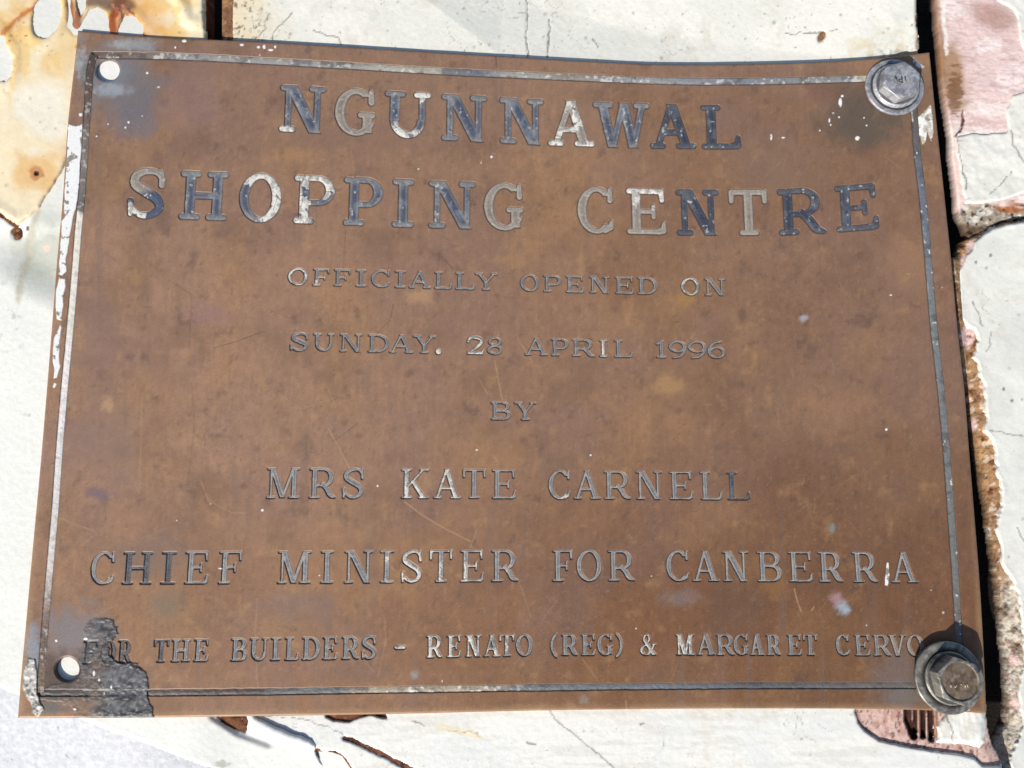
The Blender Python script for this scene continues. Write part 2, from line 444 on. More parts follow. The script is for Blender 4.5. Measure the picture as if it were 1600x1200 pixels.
# lines of writing: top and foot of the capitals along the line, then letter : left, right edge, finish
# finish: n navy, d dark navy, g tan grey, k slate, w mostly white, m slate with white flakes; t b l r: white at that side
LINES = [
 dict(name='letter', top=[(440, 132), (690, 146), (860, 156), (1016, 162), (1150, 164)], foot=[(440, 205.5), (690, 219), (860, 227.5), (1016, 232), (1150, 233)], T=.215, t=.135, s=.125, o=.115, depth=.32,
  letters='N 437 509 nb|G 523 587 g|U 601 673 nb|N 690 761 n|N 781 850 n|A 856 929 g|W 927 1016 n|A 1015 1087 d|L 1096 1157 d'),
 dict(name='letter', top=[(200, 263), (281, 266), (460, 273), (614, 279), (756, 285), (902, 291), (1057, 296), (1216, 296), (1306, 290), (1371, 286)], foot=[(200, 338), (281, 342.5), (460, 349), (614, 354.5), (756, 358.5), (902, 364), (1057, 367.5), (1216, 368), (1306, 363), (1371, 358)], T=.20, t=.125, s=.125, o=.115, depth=.32,
  letters='S 200 259 gb|H 281 356 n|O 374 440 ntr|P 459 523 nlt|P 537 598 n|I 613 647 n|N 670 743 n|G 756 818 g|C 902 960 g|E 979 1041 gt|N 1057 1124 d|T 1139 1200 g|R 1216 1289 d|E 1306 1372 d'),
 dict(name='letter', top=[(450, 418.5), (620, 423), (780, 427), (850, 430), (1000, 433), (1132, 435)], foot=[(450, 445.5), (620, 449.5), (780, 454), (850, 456), (1000, 460), (1132, 462.5)], T=.20, t=.115, s=.11, o=.13, depth=.30,
  letters='O 450 481 mt|F 489 516 m|F 522 549 k|I 556 572 k|C 580 609 k|I 617 634 k|A 639 673 k|L 679 706 k|L 712 741 k|Y 742 777 k|O 813 842 k|P 849 877 k|E 884 912 k|N 921 952 k|E 961 990 k|D 996 1027 k|O 1064 1093 mt|N 1101 1133 k'),
 dict(name='letter', top=[(450, 520), (620, 523), (760, 527), (860, 529), (960, 531), (1132, 533.5)], foot=[(450, 548), (620, 551.5), (760, 554), (860, 556), (960, 558.5), (1132, 560.5)], T=.20, t=.115, s=.11, o=.13, depth=.30,
  letters='S 453 482 k|U 489 522 k|N 531 565 k|D 575 608 k|A 608 646 k|Y 645 681 k|. 678 692 w|2 729 756 w|8 761 785 k|A 820 856 k|P 861 888 k|R 894 929 k|I 936 949 w|L 960 988 k|1 1025 1041 k|9 1045 1072 k|9 1075 1103 k|6 1106 1133 k'),
 dict(name='letter', top=[(760, 627.5), (840, 628.5)], foot=[(760, 656), (840, 657)], T=.20, t=.115, s=.11, o=.13, depth=.30,
  letters='B 767 798 k|Y 803 838 k'),
 dict(name='letter', top=[(415, 731), (570, 732), (720, 733), (860, 735), (1000, 736), (1170, 738)], foot=[(415, 779), (570, 779), (720, 779), (860, 780), (1000, 780.5), (1170, 781.5)], T=.155, t=.085, s=.07, o=.10, depth=.34,
  letters='M 417 468 k|R 483 525 k|S 535 569 k|K 627 670 w|A 677 720 w|T 723 759 k|E 769 806 k|C 857 891 kb|A 896 938 k|R 944 985 k|N 994 1034 k|E 1046 1082 k|L 1094 1128 k|L 1136 1171 d'),
 dict(name='letter', top=[(140, 863), (380, 861.5), (560, 860.5), (760, 859.5), (1000, 860), (1250, 862), (1432, 863)], foot=[(140, 913.5), (380, 912.5), (560, 911.5), (760, 909), (1000, 908), (1250, 909.5), (1432, 911)], T=.155, t=.085, s=.07, o=.10, depth=.36,
  letters='C 142 179 k|H 192 238 d|I 252 275 d|E 289 326 k|F 342 379 k|M 434 486 k|I 501 521 k|N 538 582 k|I 594 615 m|S 627 660 w|T 671 707 w|E 719 756 m|R 768 809 k|F 863 896 k|O 901 940 k|R 950 991 k|C 1041 1076 k|A 1081 1123 k|N 1129 1169 k|B 1183 1221 k|E 1232 1269 k|R 1279 1316 k|R 1332 1370 k|A 1391 1433 k'),
 dict(name='builders_inscription', top=[(125, 1001), (270, 999.5), (430, 996.5), (580, 994), (750, 992), (900, 991), (1100, 991), (1300, 991.5), (1445, 992)], foot=[(125, 1038), (270, 1034.5), (430, 1032.5), (580, 1030), (750, 1026.5), (900, 1024.5), (1100, 1024), (1300, 1024.5), (1445, 1026)], T=.18, t=.10, s=.085, o=.09, depth=.32,
  letters='F 130 154 t|O 158 181 t|R 184 206 t|T 240 264 d|H 268 297 k|E 303 326 k|B 361 386 k|U 390 419 k|I 423 438 k|L 445 467 k|D 472 500 k|E 504 527 k|R 534 561 k|S 565 588 k|- 616 634 m|R 666 691 w|E 698 720 w|N 727 752 w|A 755 782 m|T 780 804 m|O 806 832 k|( 860 870 k|R 877 902 k|E 908 930 k|G 933 957 k|) 962 973 k|& 1000 1025 m|M 1056 1085 mt|A 1088 1117 k|R 1119 1147 k|G 1146 1169 k|A 1171 1194 k|R 1197 1219 k|E 1230 1252 k|T 1255 1277 k|C 1306 1327 k|E 1335 1359 k|R 1364 1391 k|V 1388 1416 g|O 1417 1443 g'),
]
LETTERS = []
for li, Ln in enumerate(LINES):
    for item in Ln['letters'].split('|'):
        ch, x0, x1, fin = item.split()
        LETTERS.append((li, ch, float(x0), float(x1), fin))

def letter_field(rec, px, py):
    """signed distance in photo pixels, and glyph coordinates"""
    li, ch, x0, x1, fin = rec
    Ln = LINES[li]
    tp = np.array(Ln['top']); ft = np.array(Ln['foot'])
    xm = (x0 + x1) / 2
    # the line itself is followed letter by letter, tilted with its slope
    def val(P, q): return np.interp(q, P[:, 0], P[:, 1])
    sl = (val(ft, xm + 30) - val(ft, xm - 30)) / 60 if li != 4 else .012
    yb = val(ft, xm) + (px - xm) * sl
    hh = val(ft, xm) - val(tp, xm)
    gy = (yb - py) / hh
    lean = (790 - xm) / 8200.0
    gx = (px - x0 - (gy - .5) * hh * lean) / hh
    W = (x1 - x0) / hh
    wob = (fbm(px, py, 9, 40, 2) - .5) * .9
    d = glyph(ch, gx, gy, W, Ln['T'], Ln['t'], Ln['s'], Ln['o']) * hh + wob * .6
    return d, gx, gy, W, hh

# border channel
BORDER = {
 'top': ([(147, 86), (255, 87.5), (330, 90.5), (400, 94.5), (505, 100.5), (600, 106), (690, 111.5), (750, 114.5), (800, 116.5), (900, 121), (1000, 125.5), (1100, 127.5), (1200, 126.8), (1300, 124.3), (1350, 122.8), (1400, 121.5)], 5.2),
 'left': ([(147, 86), (141, 110), (137, 170), (133, 230), (129, 290), (122, 365), (116, 440), (109, 520), (101, 605), (93, 700), (86, 800), (77, 900), (69, 1000), (63, 1083)], 5.2),
 'bottom': ([(63, 1083), (240, 1082.5), (400, 1081), (600, 1078), (800, 1075), (1000, 1072.5), (1200, 1071), (1420, 1070.8), (1470, 1071)], 5.0),
 'right': ([(1424, 122), (1430, 190), (1434, 245), (1442, 310), (1450, 400), (1458, 500), (1470, 605), (1479, 700), (1486, 800), (1493, 900), (1497, 970), (1500, 1050)], 5.6),
}
HOLES = [(168.5, 110, 18.5, 17.0), (105.3, 1045.5, 18.6, 18.4)]

TAR = [(140, 968), (150, 966), (166, 965), (178, 969), (184, 980), (184, 990), (179, 992), (177, 1002), (171, 1008), (173, 1022), (180, 1030), (192, 1036), (203, 1033), (215, 1036), (222, 1045), (229, 1053), (231, 1066), (229, 1084), (233, 1096), (238, 1106), (240, 1126), (116, 1126), (112, 1104), (92, 1095), (58, 1092), (58, 1080), (86, 1070), (118, 1062), (124, 1045), (124, 1028), (130, 1012), (134, 1000), (132, 985)]
WHITE = [
 [(106, 194), (118, 197), (129, 193), (128, 230), (126, 262), (124, 300), (118, 325), (113, 345), (107, 380), (103, 405), (104, 424), (97, 430), (91, 428), (93, 400), (96, 370), (97, 345), (102, 338), (100, 330), (101, 300), (104, 250)],
 [(93, 433), (101, 436), (103, 447), (99, 462), (98, 480), (96, 500), (89, 499), (87, 480), (88, 455)],
 [(94, 508), (96, 512), (94, 528), (93, 545), (93, 562), (94, 572), (89, 590), (83, 592), (85, 575), (82, 565), (82, 545), (84, 530)],
 [(85, 598), (88, 600), (85, 606), (83, 604)],
 [(1385, 878), (1389, 879), (1389, 900), (1387, 915), (1383, 914), (1384, 898)],
 [(1432, 184), (1446, 172), (1454, 164), (1458, 182), (1459, 205), (1455, 220), (1449, 206), (1446, 222), (1441, 226), (1438, 210), (1435, 222), (1431, 205)],
 [(1426, 88), (1431, 94), (1437, 100), (1446, 104), (1440, 108), (1432, 104), (1426, 97)],
 [(1500, 1106), (1508, 1106), (1518, 1104), (1515, 1110), (1502, 1113), (1496, 1111)],
]
FLECKS = [(288, 64, 4, 2.5), (274, 74, 1.6, 2), (378, 70, 4, 2.5), (404, 73.5, 3, 2.5), (413, 73, 3, 4), (423, 78, 5, 2), (430, 73, 2, 3), (406, 86, 1.2, 1.2),
          (1313, 160, 3, 8), (1316, 150, 2.5, 2), (1302, 177, 2, 2), (1296, 188, 1.5, 4), (1298, 195, 1.5, 1.5), (1311, 183, 1.5, 1.5), (1281, 204, 1.5, 1.5), (1340, 216, 4.5, 4), (1350, 184, 1.6, 1.6), (1354, 196, 1.3, 1.3), (1205, 214, 2, 6), (1224, 215, 3, 1.2),
          (768, 245, 2, 2), (752, 253, 1.2, 3), (654, 264, 1.2, 1.2), (230, 114, 2.2, 2.2), (247, 136, 3, 1.2), (201, 191, 2, 2), (196, 199, 1.6, 2), (169, 194, 1.2, 1.2), (151, 213, 1.2, 1.2), (222, 181, 1.2, 1.2), (126, 179, 3, 3),
          (1392, 461, 2, 1.4), (1385, 671, 2, 2), (1420, 428, 2.6, .8), (1472, 449, 1, 1), (499, 899, 1, 1), (499, 728, 1, 1), (277, 813, 1.6, 1.6), (329, 787, 1, 1), (345, 888, 5, 1.2), (88, 1001, 2, 2), (1474, 957, 2.3, 2.5), (1455, 922, 1, 1), (1354, 977, 1, 1), (691, 1064, 1, 2), (232, 1079, 2.4, 2.4), (174, 1073, 1.5, 3), (163, 1083, 1.2, 3), (147, 1052, 2, 5), (155, 1062, 1.3, 3), (117, 1108, 3, 2), (134, 998, 4, 2), (1018, 900, 1, 1), (994, 982, 1.2, 1.2), (410, 797, 2.2, 2.2), (590, 759, 1.6, 1.6), (923, 711, 1.6, 1.6), (745, 703, 2, 1)]
SCRATCH = [([(512, 668), (530, 700), (546, 731)], 1.0), ([(632, 784), (660, 805), (690, 823), (735, 846)], 1.2), ([(773, 563), (778, 590), (785, 626)], 1.0), ([(750, 594), (762, 616)], .8), ([(812, 535), (832, 565)], .8),
           ([(335, 543), (370, 533), (410, 518)], -1.0), ([(520, 690), (545, 672), (560, 660)], -.8), ([(300, 600), (304, 660), (296, 740)], -.5), ([(314, 752), (326, 782), (360, 800), (385, 802)], .7), ([(222, 615), (220, 700), (217, 770)], .5), ([(95, 810), (125, 822), (148, 830)], .7),
           ([(270, 440), (300, 460), (296, 540)], -.5), ([(615, 475), (610, 500), (590, 520)], -.8), ([(425, 485), (470, 505)], -.6), ([(695, 405), (708, 420)], -1.2), ([(1241, 920), (1246, 940), (1252, 955)], 1.2), ([(1268, 954), (1272, 948)], 1.2), ([(512, 608), (525, 635)], .6), ([(735, 855), (745, 828)], .8),
           ([(605, 880), (632, 905)], .6), ([(402, 935), (398, 1000), (404, 1090)], .5), ([(600, 960), (603, 1000), (590, 1060)], .4), ([(810, 905), (830, 965)], .4), ([(910, 1030), (935, 1065)], .5), ([(978, 1095), (979, 1108)], 1.2), ([(775, 88), (776, 104)], -2.2), ([(690, 370), (680, 470)], -.4), ([(540, 360), (536, 440)], -.5), ([(1250, 483), (1252, 492)], -1.0), ([(430, 610), (470, 640), (555, 610)], .4)]

plaque = thing('bronze_plaque', 'weathered brown bronze plaque engraved with capitals, bolted over broken white painted boards', 'plaque', (0, 0, 0))

NS, NT, K = 1452, 1068, 3
si, ti = np.meshgrid(np.arange(NS + 1), np.arange(NT + 1))
PX, PY = plaque_px(si / NS, ti / NT)
# which coarse cells need the fine grid
fine = np.zeros((NT, NS), bool)
letd = np.full(PX.shape, -50.0)
for rec in LETTERS:
    li, ch, x0, x1, fin = rec
    ya = np.interp((x0 + x1) / 2, *np.array(LINES[li]['top']).T) - 8
    yb = np.interp((x0 + x1) / 2, *np.array(LINES[li]['foot']).T) + 8
    m = (PX > x0 - 6) & (PX < x1 + 6) & (PY > ya) & (PY < yb)
    rr = np.where(m.any(1))[0]; cc = np.where(m.any(0))[0]
    sl = np.s_[rr[0]:rr[-1] + 1, cc[0]:cc[-1] + 1]
    d = letter_field(rec, PX[sl], PY[sl])[0]
    letd[sl] = np.maximum(letd[sl], np.maximum(d, -50))
bord = np.full(PX.shape, -50.0)
for k, (pts, hw) in BORDER.items():
    xs = [p[0] for p in pts]; ys = [p[1] for p in pts]
    m = (PX > min(xs) - 12) & (PX < max(xs) + 12) & (PY > min(ys) - 12) & (PY < max(ys) + 12)
    d = hw - line_d(PX[m], PY[m], pts) + (fbm(PX[m], PY[m], 14, 60, 3) - .5) * 1.2
    bord[m] = np.maximum(bord[m], d)
groove = np.maximum(letd, bord)
hole = np.maximum(*[ell(PX, PY, *hh) * hh[2] for hh in HOLES])
jag = (fbm(PX, PY, 14, 5, 4) - .5) * 9
tar = np.full(PX.shape, -50.0)
m = (PX < 270) & (PY > 940)
tar[m] = poly_sd(PX[m], PY[m], TAR) + jag[m] * .8 + (fbm(PX[m], PY[m], 5, 7, 3) - .5) * 5
tar = np.minimum(tar, -hole * 1.0 - 3 + 0 * tar)
white = np.full(PX.shape, -50.0)
for pl in WHITE:
    a = np.array(pl)
    m = (PX > a[:, 0].min() - 8) & (PX < a[:, 0].max() + 8) & (PY > a[:, 1].min() - 8) & (PY < a[:, 1].max() + 8)
    white[m] = np.maximum(white[m], poly_sd(PX[m], PY[m], pl) + jag[m] * .32 - .3)
for fx, fy, ra, rb in FLECKS:
    m = (np.abs(PX - fx) < 12) & (np.abs(PY - fy) < 12)
    white[m] = np.maximum(white[m], ell(PX[m], PY[m], fx, fy, ra * .85, rb * .85) * min(ra, rb) + jag[m] * .10)
crust = np.full(PX.shape, -50.0)
m = (PX < 130) & (PY > 960)
crust[m] = poly_sd(PX[m], PY[m], [(42, 1028), (54, 1030), (58, 1060), (58, 1085), (64, 1102), (68, 1108), (60, 1118), (52, 1112), (48, 1096), (40, 1088), (36, 1072), (38, 1050)]) + jag[m] * .8
edge = np.minimum(np.minimum(si, NS - si), np.minimum(ti, NT - ti)).astype(float)
scr = np.zeros(PX.shape)
for pts, a in SCRATCH:
    a_ = np.array(pts)
    m = (PX > a_[:, 0].min() - 5) & (PX < a_[:, 0].max() + 5) & (PY > a_[:, 1].min() - 5) & (PY < a_[:, 1].max() + 5)
    scr[m] += a * np.clip(1.5 - line_d(PX[m], PY[m], pts), 0, 1) * (.4 + .9 * fbm(PX[m], PY[m], 8, 77, 2))
rs = np.random.RandomState(11)
for k in range(170):                                   # fine hairline scratches
    cx, cy = rs.uniform(130, 1440), rs.uniform(130, 1060); an = rs.choice([1.55, .7, 2.4, 1.2, 2.0]) + rs.normal(0, .25); ln = rs.uniform(8, 38)
    p = [(cx, cy), (cx + math.cos(an) * ln, cy + math.sin(an) * ln)]
    ii = np.s_[int(np.clip(cy - 90, 0, NT)):int(np.clip(cy + 70, 1, NT)), :]
    m = (np.abs(PX - cx) < ln + 3) & (np.abs(PY - cy) < ln + 3)
    scr[m] += rs.choice([.35, -.35, .25]) * np.clip(1.2 - line_d(PX[m], PY[m], p), 0, 1)

need = (groove > -3) | (np.abs(hole) < 6) | (np.abs(tar) < 4) | (white > -2.5) | (np.abs(crust) < 4) | (np.abs(scr) > .02) | (edge < 9)
blk = need[:-1, :-1].reshape(NT // K, K, NS // K, K).any((1, 3))
g = blk.copy()
g[1:] |= blk[:-1]; g[:-1] |= blk[1:]; g[:, 1:] |= blk[:, :-1]; g[:, :-1] |= blk[:, 1:]
blk = g
idx = np.arange(PX.size).reshape(PX.shape)
F_f = grid_faces(np.kron(blk, np.ones((K, K), bool)), idx)
F_c = grid_faces(~blk, idx[::K, ::K])
F = np.concatenate([F_f, F_c])
hv = hole.ravel()
F = F[(hv[F] > 0).sum(1) < 3]
V0, F, px, py, letd_, bord_, tar_, white_, crust_, edge_, scr_, hole_ = compact(
    np.zeros((PX.size, 1)), F, PX.ravel(), PY.ravel(), letd.ravel(), bord.ravel(), tar.ravel(), white.ravel(), crust.ravel(), edge.ravel(), scr.ravel(), hv)
del PX, PY, letd, bord, groove, hole, jag, tar, white, crust, scr, si, ti
# pull the ragged rim of each hole onto its ellipse
for hx, hy, ra, rb in HOLES:
    u = (px - hx) / ra; v = (py - hy) / rb; r = np.hypot(u, v)
    m = r < 1.055
    px[m] = hx + u[m] / r[m] * ra; py[m] = hy + v[m] / r[m] * rb

# ---- colour of the bronze: painted sky sheen, then patches of brown, gold and purple patina
n1 = fbm(px, py, 260, 101, 4); n2 = fbm(px, py, 110, 121, 5, .6); n3 = fbm(px, py, 42, 131, 4); n4 = fbm(px, py, 9, 141, 3)
base = np.ones((len(px), 3)) * C(150, 116, 92)
base = mixc(base, C(162, 128, 106), sst(950, 200, px) * .85 * sst(200, 420, py))  # paler left side, sheen put into the colour
base = mixc(base, C(114, 78, 54), sst(620, 1350, px + py * .45 - 250) * sst(560, 960, py) * .95)  # darker lower right, where the painted sheen falls off
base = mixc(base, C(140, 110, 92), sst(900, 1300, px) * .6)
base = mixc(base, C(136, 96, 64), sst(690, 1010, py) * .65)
base = mixc(base, C(152, 122, 102), sst(420, 120, py) * .5)  # greyer top stands for sky sheen, painted in
base = mixc(base, C(139, 110, 99), sst(.44, .74, n2) * .42)
base = mixc(base, C(170, 130, 88), sst(.46, .76, fbm(px, py, 90, 161, 4)) * .32)
base = mixc(base, C(112, 86, 70), sst(.50, .80, fbm(px, py, 75, 171, 5, .6)) * .38)
base = mixc(base, C(126, 92, 66), sst(.55, .75, n1) * .40)
base = mixc(base, C(178, 140, 100), sst(.60, .80, fbm(px, py, 24, 181, 5, .6)) * .35)
base = mixc(base, C(96, 78, 70), sst(.62, .82, fbm(px, py, 20, 191, 5, .6)) * .45)
base = base * (0.90 + .20 * n4)[:, None]
base = base * (1 + .16 * (fbm(px * 3.2, py * .5, 10, 201, 2) - .5))[:, None]
base = base * mixc(np.ones((len(px), 3)) * np.array([.97, .945, .91]), np.array([.80, .74, .68]) * np.ones((len(px), 3)), sst(700, 1350, px) * sst(520, 950, py) * .8 + sst(900, 1300, px) * .15)  # same sheen fall-off painted in again, darkening the lower right
base = base * (.955 + .09 * vnoise(px / 3.1, py / 3.1, 231))[:, None]
base = mixc(base, C(186, 158, 128), sst(.86, .95, vnoise(px / 4.3, py / 4.3, 233)) * .16)      # pale pin-prick wear
base = mixc(base, C(82, 64, 54), sst(.88, .96, vnoise(px / 4.7, py / 4.7, 235)) * .30)         # pits
run = fbm(px, py * .06, 13, 237, 3)                                                            # old rain runs
base = mixc(base, C(122, 100, 88), sst(.58, .74, run) * sst(.40, .62, fbm(px, py, 150, 239, 3)) * .30)
# named stains
def stain(cx, cy, rx, ry, c, a, ang=0, s=211):
    global base
    q = ell(px, py, cx, cy, rx, ry, ang) + (fbm(px, py, max(min(rx, ry) * .6, 6), s, 5, .65) - .5) * 1.5
    base = mixc(base, C(*c), sst(-.30, .75, q) * a)
stain(200, 148, 72, 70, (118, 114, 116), .85)
stain(215, 190, 40, 35, (115, 110, 118), .6)
stain(165, 115, 45, 42, (125, 130, 138), .7)
stain(205, 70, 50, 12, (130, 130, 132), .7)
stain(128, 100, 10, 28, (175, 178, 178), .8)
stain(128, 60, 8, 10, (140, 135, 128), .6)
stain(190, 70, 20, 9, (165, 165, 164), .9)
stain(222, 70, 22, 10, (152, 152, 152), .9)
stain(135, 110, 14, 30, (92, 84, 80), .6)
stain(175, 140, 32, 12, (158, 162, 168), .85)
stain(290, 150, 60, 80, (140, 112, 108), .5)
stain(112, 985, 60, 46, (126, 122, 124), .8)
stain(80, 1062, 26, 40, (84, 68, 60), .9)
stain(92, 1080, 50, 16, (72, 62, 58), .9)
stain(52, 1010, 14, 40, (140, 145, 155), .9)
stain(82, 1105, 26, 12, (98, 98, 94), .85)
stain(112, 1050, 40, 38, (84, 68, 60), 1.0)
stain(1355, 190, 70, 45, (92, 84, 74), .75)
stain(1335, 165, 40, 50, (96, 86, 76), .5)
stain(1290, 135, 40, 30, (110, 80, 66), .5)
stain(1404, 1048, 44, 48, (124, 112, 106), .55)
stain(1415, 1085, 40, 26, (120, 112, 106), .75)
stain(1308, 938, 14, 12, (170, 135, 138), .9, 35)
stain(1318, 950, 12, 10, (160, 172, 182), .95, 30)
stain(1255, 497, 7, 7, (165, 165, 172), .9)
stain(1300, 824, 6, 8, (130, 138, 140), .8)
stain(648, 1054, 7, 8, (150, 148, 145), .8)
stain(912, 1093, 9, 7, (150, 140, 130), .6)
stain(1065, 935, 40, 16, (130, 118, 116), .5)
stain(1145, 940, 60, 45, (104, 76, 60), .4)
stain(255, 345, 18, 22, (118, 92, 80), .7)
stain(345, 360, 22, 14, (122, 96, 84), .6)
stain(150, 520, 40, 120, (138, 110, 98), .5)
stain(165, 690, 60, 70, (132, 108, 98), .55)
stain(155, 772, 24, 12, (120, 98, 104), .8, 10)
stain(320, 490, 40, 20, (152, 116, 108), .7)
stain(250, 870, 80, 40, (122, 104, 94), .55)
stain(265, 948, 30, 28, (122, 108, 90), .6)
stain(465, 945, 70, 30, (132, 108, 96), .6)
stain(560, 1050, 60, 18, (120, 94, 82), .5)
stain(655, 462, 26, 14, (178, 140, 104), .8)
stain(1068, 468, 18, 12, (165, 125, 75), .8)
stain(1045, 600, 26, 22, (172, 134, 92), .8)
stain(1208, 912, 24, 22, (138, 98, 60), .9)
stain(1210, 250, 90, 60, (136, 110, 96), .5)
stain(1420, 400, 40, 60, (160, 122, 92), .6)
stain(1310, 640, 60, 40, (158, 120, 90), .6)
stain(1135, 185, 50, 30, (134, 108, 96), .5)
stain(530, 215, 120, 30, (134, 104, 88), .5)
stain(460, 240, 20, 12, (168, 128, 86), .7)
stain(168, 632, 12, 12, (185, 148, 110), .8)
# worn bright lower edge, paler rim
base = mixc(base, C(186, 152, 112), sst(14, 2, edge_) * sst(700, 1000, py) * (.08 + .45 * n3))
base = mixc(base, C(175, 140, 105), np.clip(scr_, 0, 1) * .8)
base = mixc(base, C(78, 62, 52), np.clip(-scr_, 0, 1) * .45)
# dirt and painted-in shade in the engraved channels and along their lips
gd = np.maximum(letd_, bord_)
lip = sst(-2.6, -.2, gd)
base = mixc(base, C(88, 72, 62), lip * .38)
base = mixc(base, C(52, 46, 44), sst(-.4, .5, gd) * .9)
# black mastic left on the corner
tf = sst(-.6, .8, tar_) * (1 - .55 * sst(165, 118, px + (fbm(px, py, 20, 303, 4) - .5) * 70))
tc = mixc(np.ones((len(px), 3)) * C(90, 90, 93), C(62, 62, 64), sst(.4, .65, fbm(px, py, 12, 301, 4)))
tc = mixc(tc, C(124, 122, 120), sst(.58, .72, fbm(px, py, 5, 311, 3)) * .7)
tc = mixc(tc, C(118, 118, 120), sst(.54, .66, fbm(px * .6 + py * .5, py * 1.6 - px * .3, 7, 315, 4, .6)) * .8)
tc = mixc(tc, C(48, 48, 50), sst(.60, .70, fbm(px * .8, py * 1.8, 6, 317, 4, .6)) * .8)
tc = mixc(tc, C(108, 96, 84), sst(.5, .65, fbm(px, py, 40, 321, 3)) * sst(190, 130, px) * .9)
base = mixc(base, tc, tf)
base = mixc(base, C(34, 30, 30), sst(2.4, .3, np.abs(tar_ - .6)) * sst(150, 200, px + .3 * (py - 960)) * .75)
cf = sst(-.8, 1.2, crust_)
cc_ = mixc(np.ones((len(px), 3)) * C(196, 192, 184), C(120, 118, 112), sst(.5, .66, fbm(px, py, 7, 331, 3)))
base = mixc(base, cc_, cf)
wf = sst(-.5, .5, white_)
wc = mixc(np.ones((len(px), 3)) * C(245, 244, 240), C(150, 142, 130), sst(.64, .72, fbm(px, py, 7, 341, 3)))
wc = mixc(wc, C(190, 180, 155), (px > 1400) * sst(.42, .6, fbm(px, py, 6, 351, 3)) * .8)
base = mixc(base, wc, wf)

# ---- relief
zz = plate_z(px, py)
zz = zz + (fbm(px, py, 240, 401, 3) - .5) * .0008
zz = zz - sst(-.7, .9, gd) * .00062 * (1 - .75 * tf * (px > 128))                                 # engraved channels
zz = zz - (1 - np.clip(edge_ / 3.0, 0, 1)) ** 2 * .00035             # eased edge
zz = zz + tf * (.00022 + .0006 * (fbm(px, py * 1.2, 6, 411, 4, .6) - .5)) + cf * (.0003 + .0006 * (fbm(px, py, 6, 421, 3) - .4)) + wf * .00012
zz = zz - np.clip(-scr_, 0, 1) * .00006
for hx, hy, ra, rb in HOLES:                                          # rounded hole lip and the ring a washer pressed in
    r = np.hypot((px - hx) / ra, (py - hy) / rb)
    zz = zz - sst(1.16, 1.0, r) * .0005
zz = zz - sst(2.5, 0, np.abs(np.hypot(px - 171, py - 112) - 42)) * .00010 * (py > 118)
V = at(px, py, zz)
# side walls: every open edge is carried down the thickness of the plate
e = np.concatenate([F[:, [0, 1]], F[:, [1, 2]], F[:, [2, 3]], F[:, [3, 0]]])
key = np.sort(e, 1).astype(np.int64); kk = key[:, 0] * len(px) + key[:, 1]
uq, first, cnt = np.unique(kk, return_index=True, return_counts=True)
be = e[first[cnt == 1]]
near = (edge_[be] < .5).all(1) | (np.abs(hole_[be]) < 4).all(1)
be = be[near]
bu, binv = np.unique(be.ravel(), return_inverse=True); binv = binv.reshape(be.shape)
low = V[bu].copy(); low[:, 2] -= THICK
n0 = len(V); nb = len(bu)
Fw = np.stack([be[:, 1], be[:, 0], n0 + binv[:, 0], n0 + binv[:, 1]], -1)
wallc = base[bu] * .8
V = np.concatenate([V, low]); F = np.concatenate([F, Fw]); base = np.concatenate([base, wallc])
mesh_obj('plate', V, F, M_BRONZE, plaque, base)

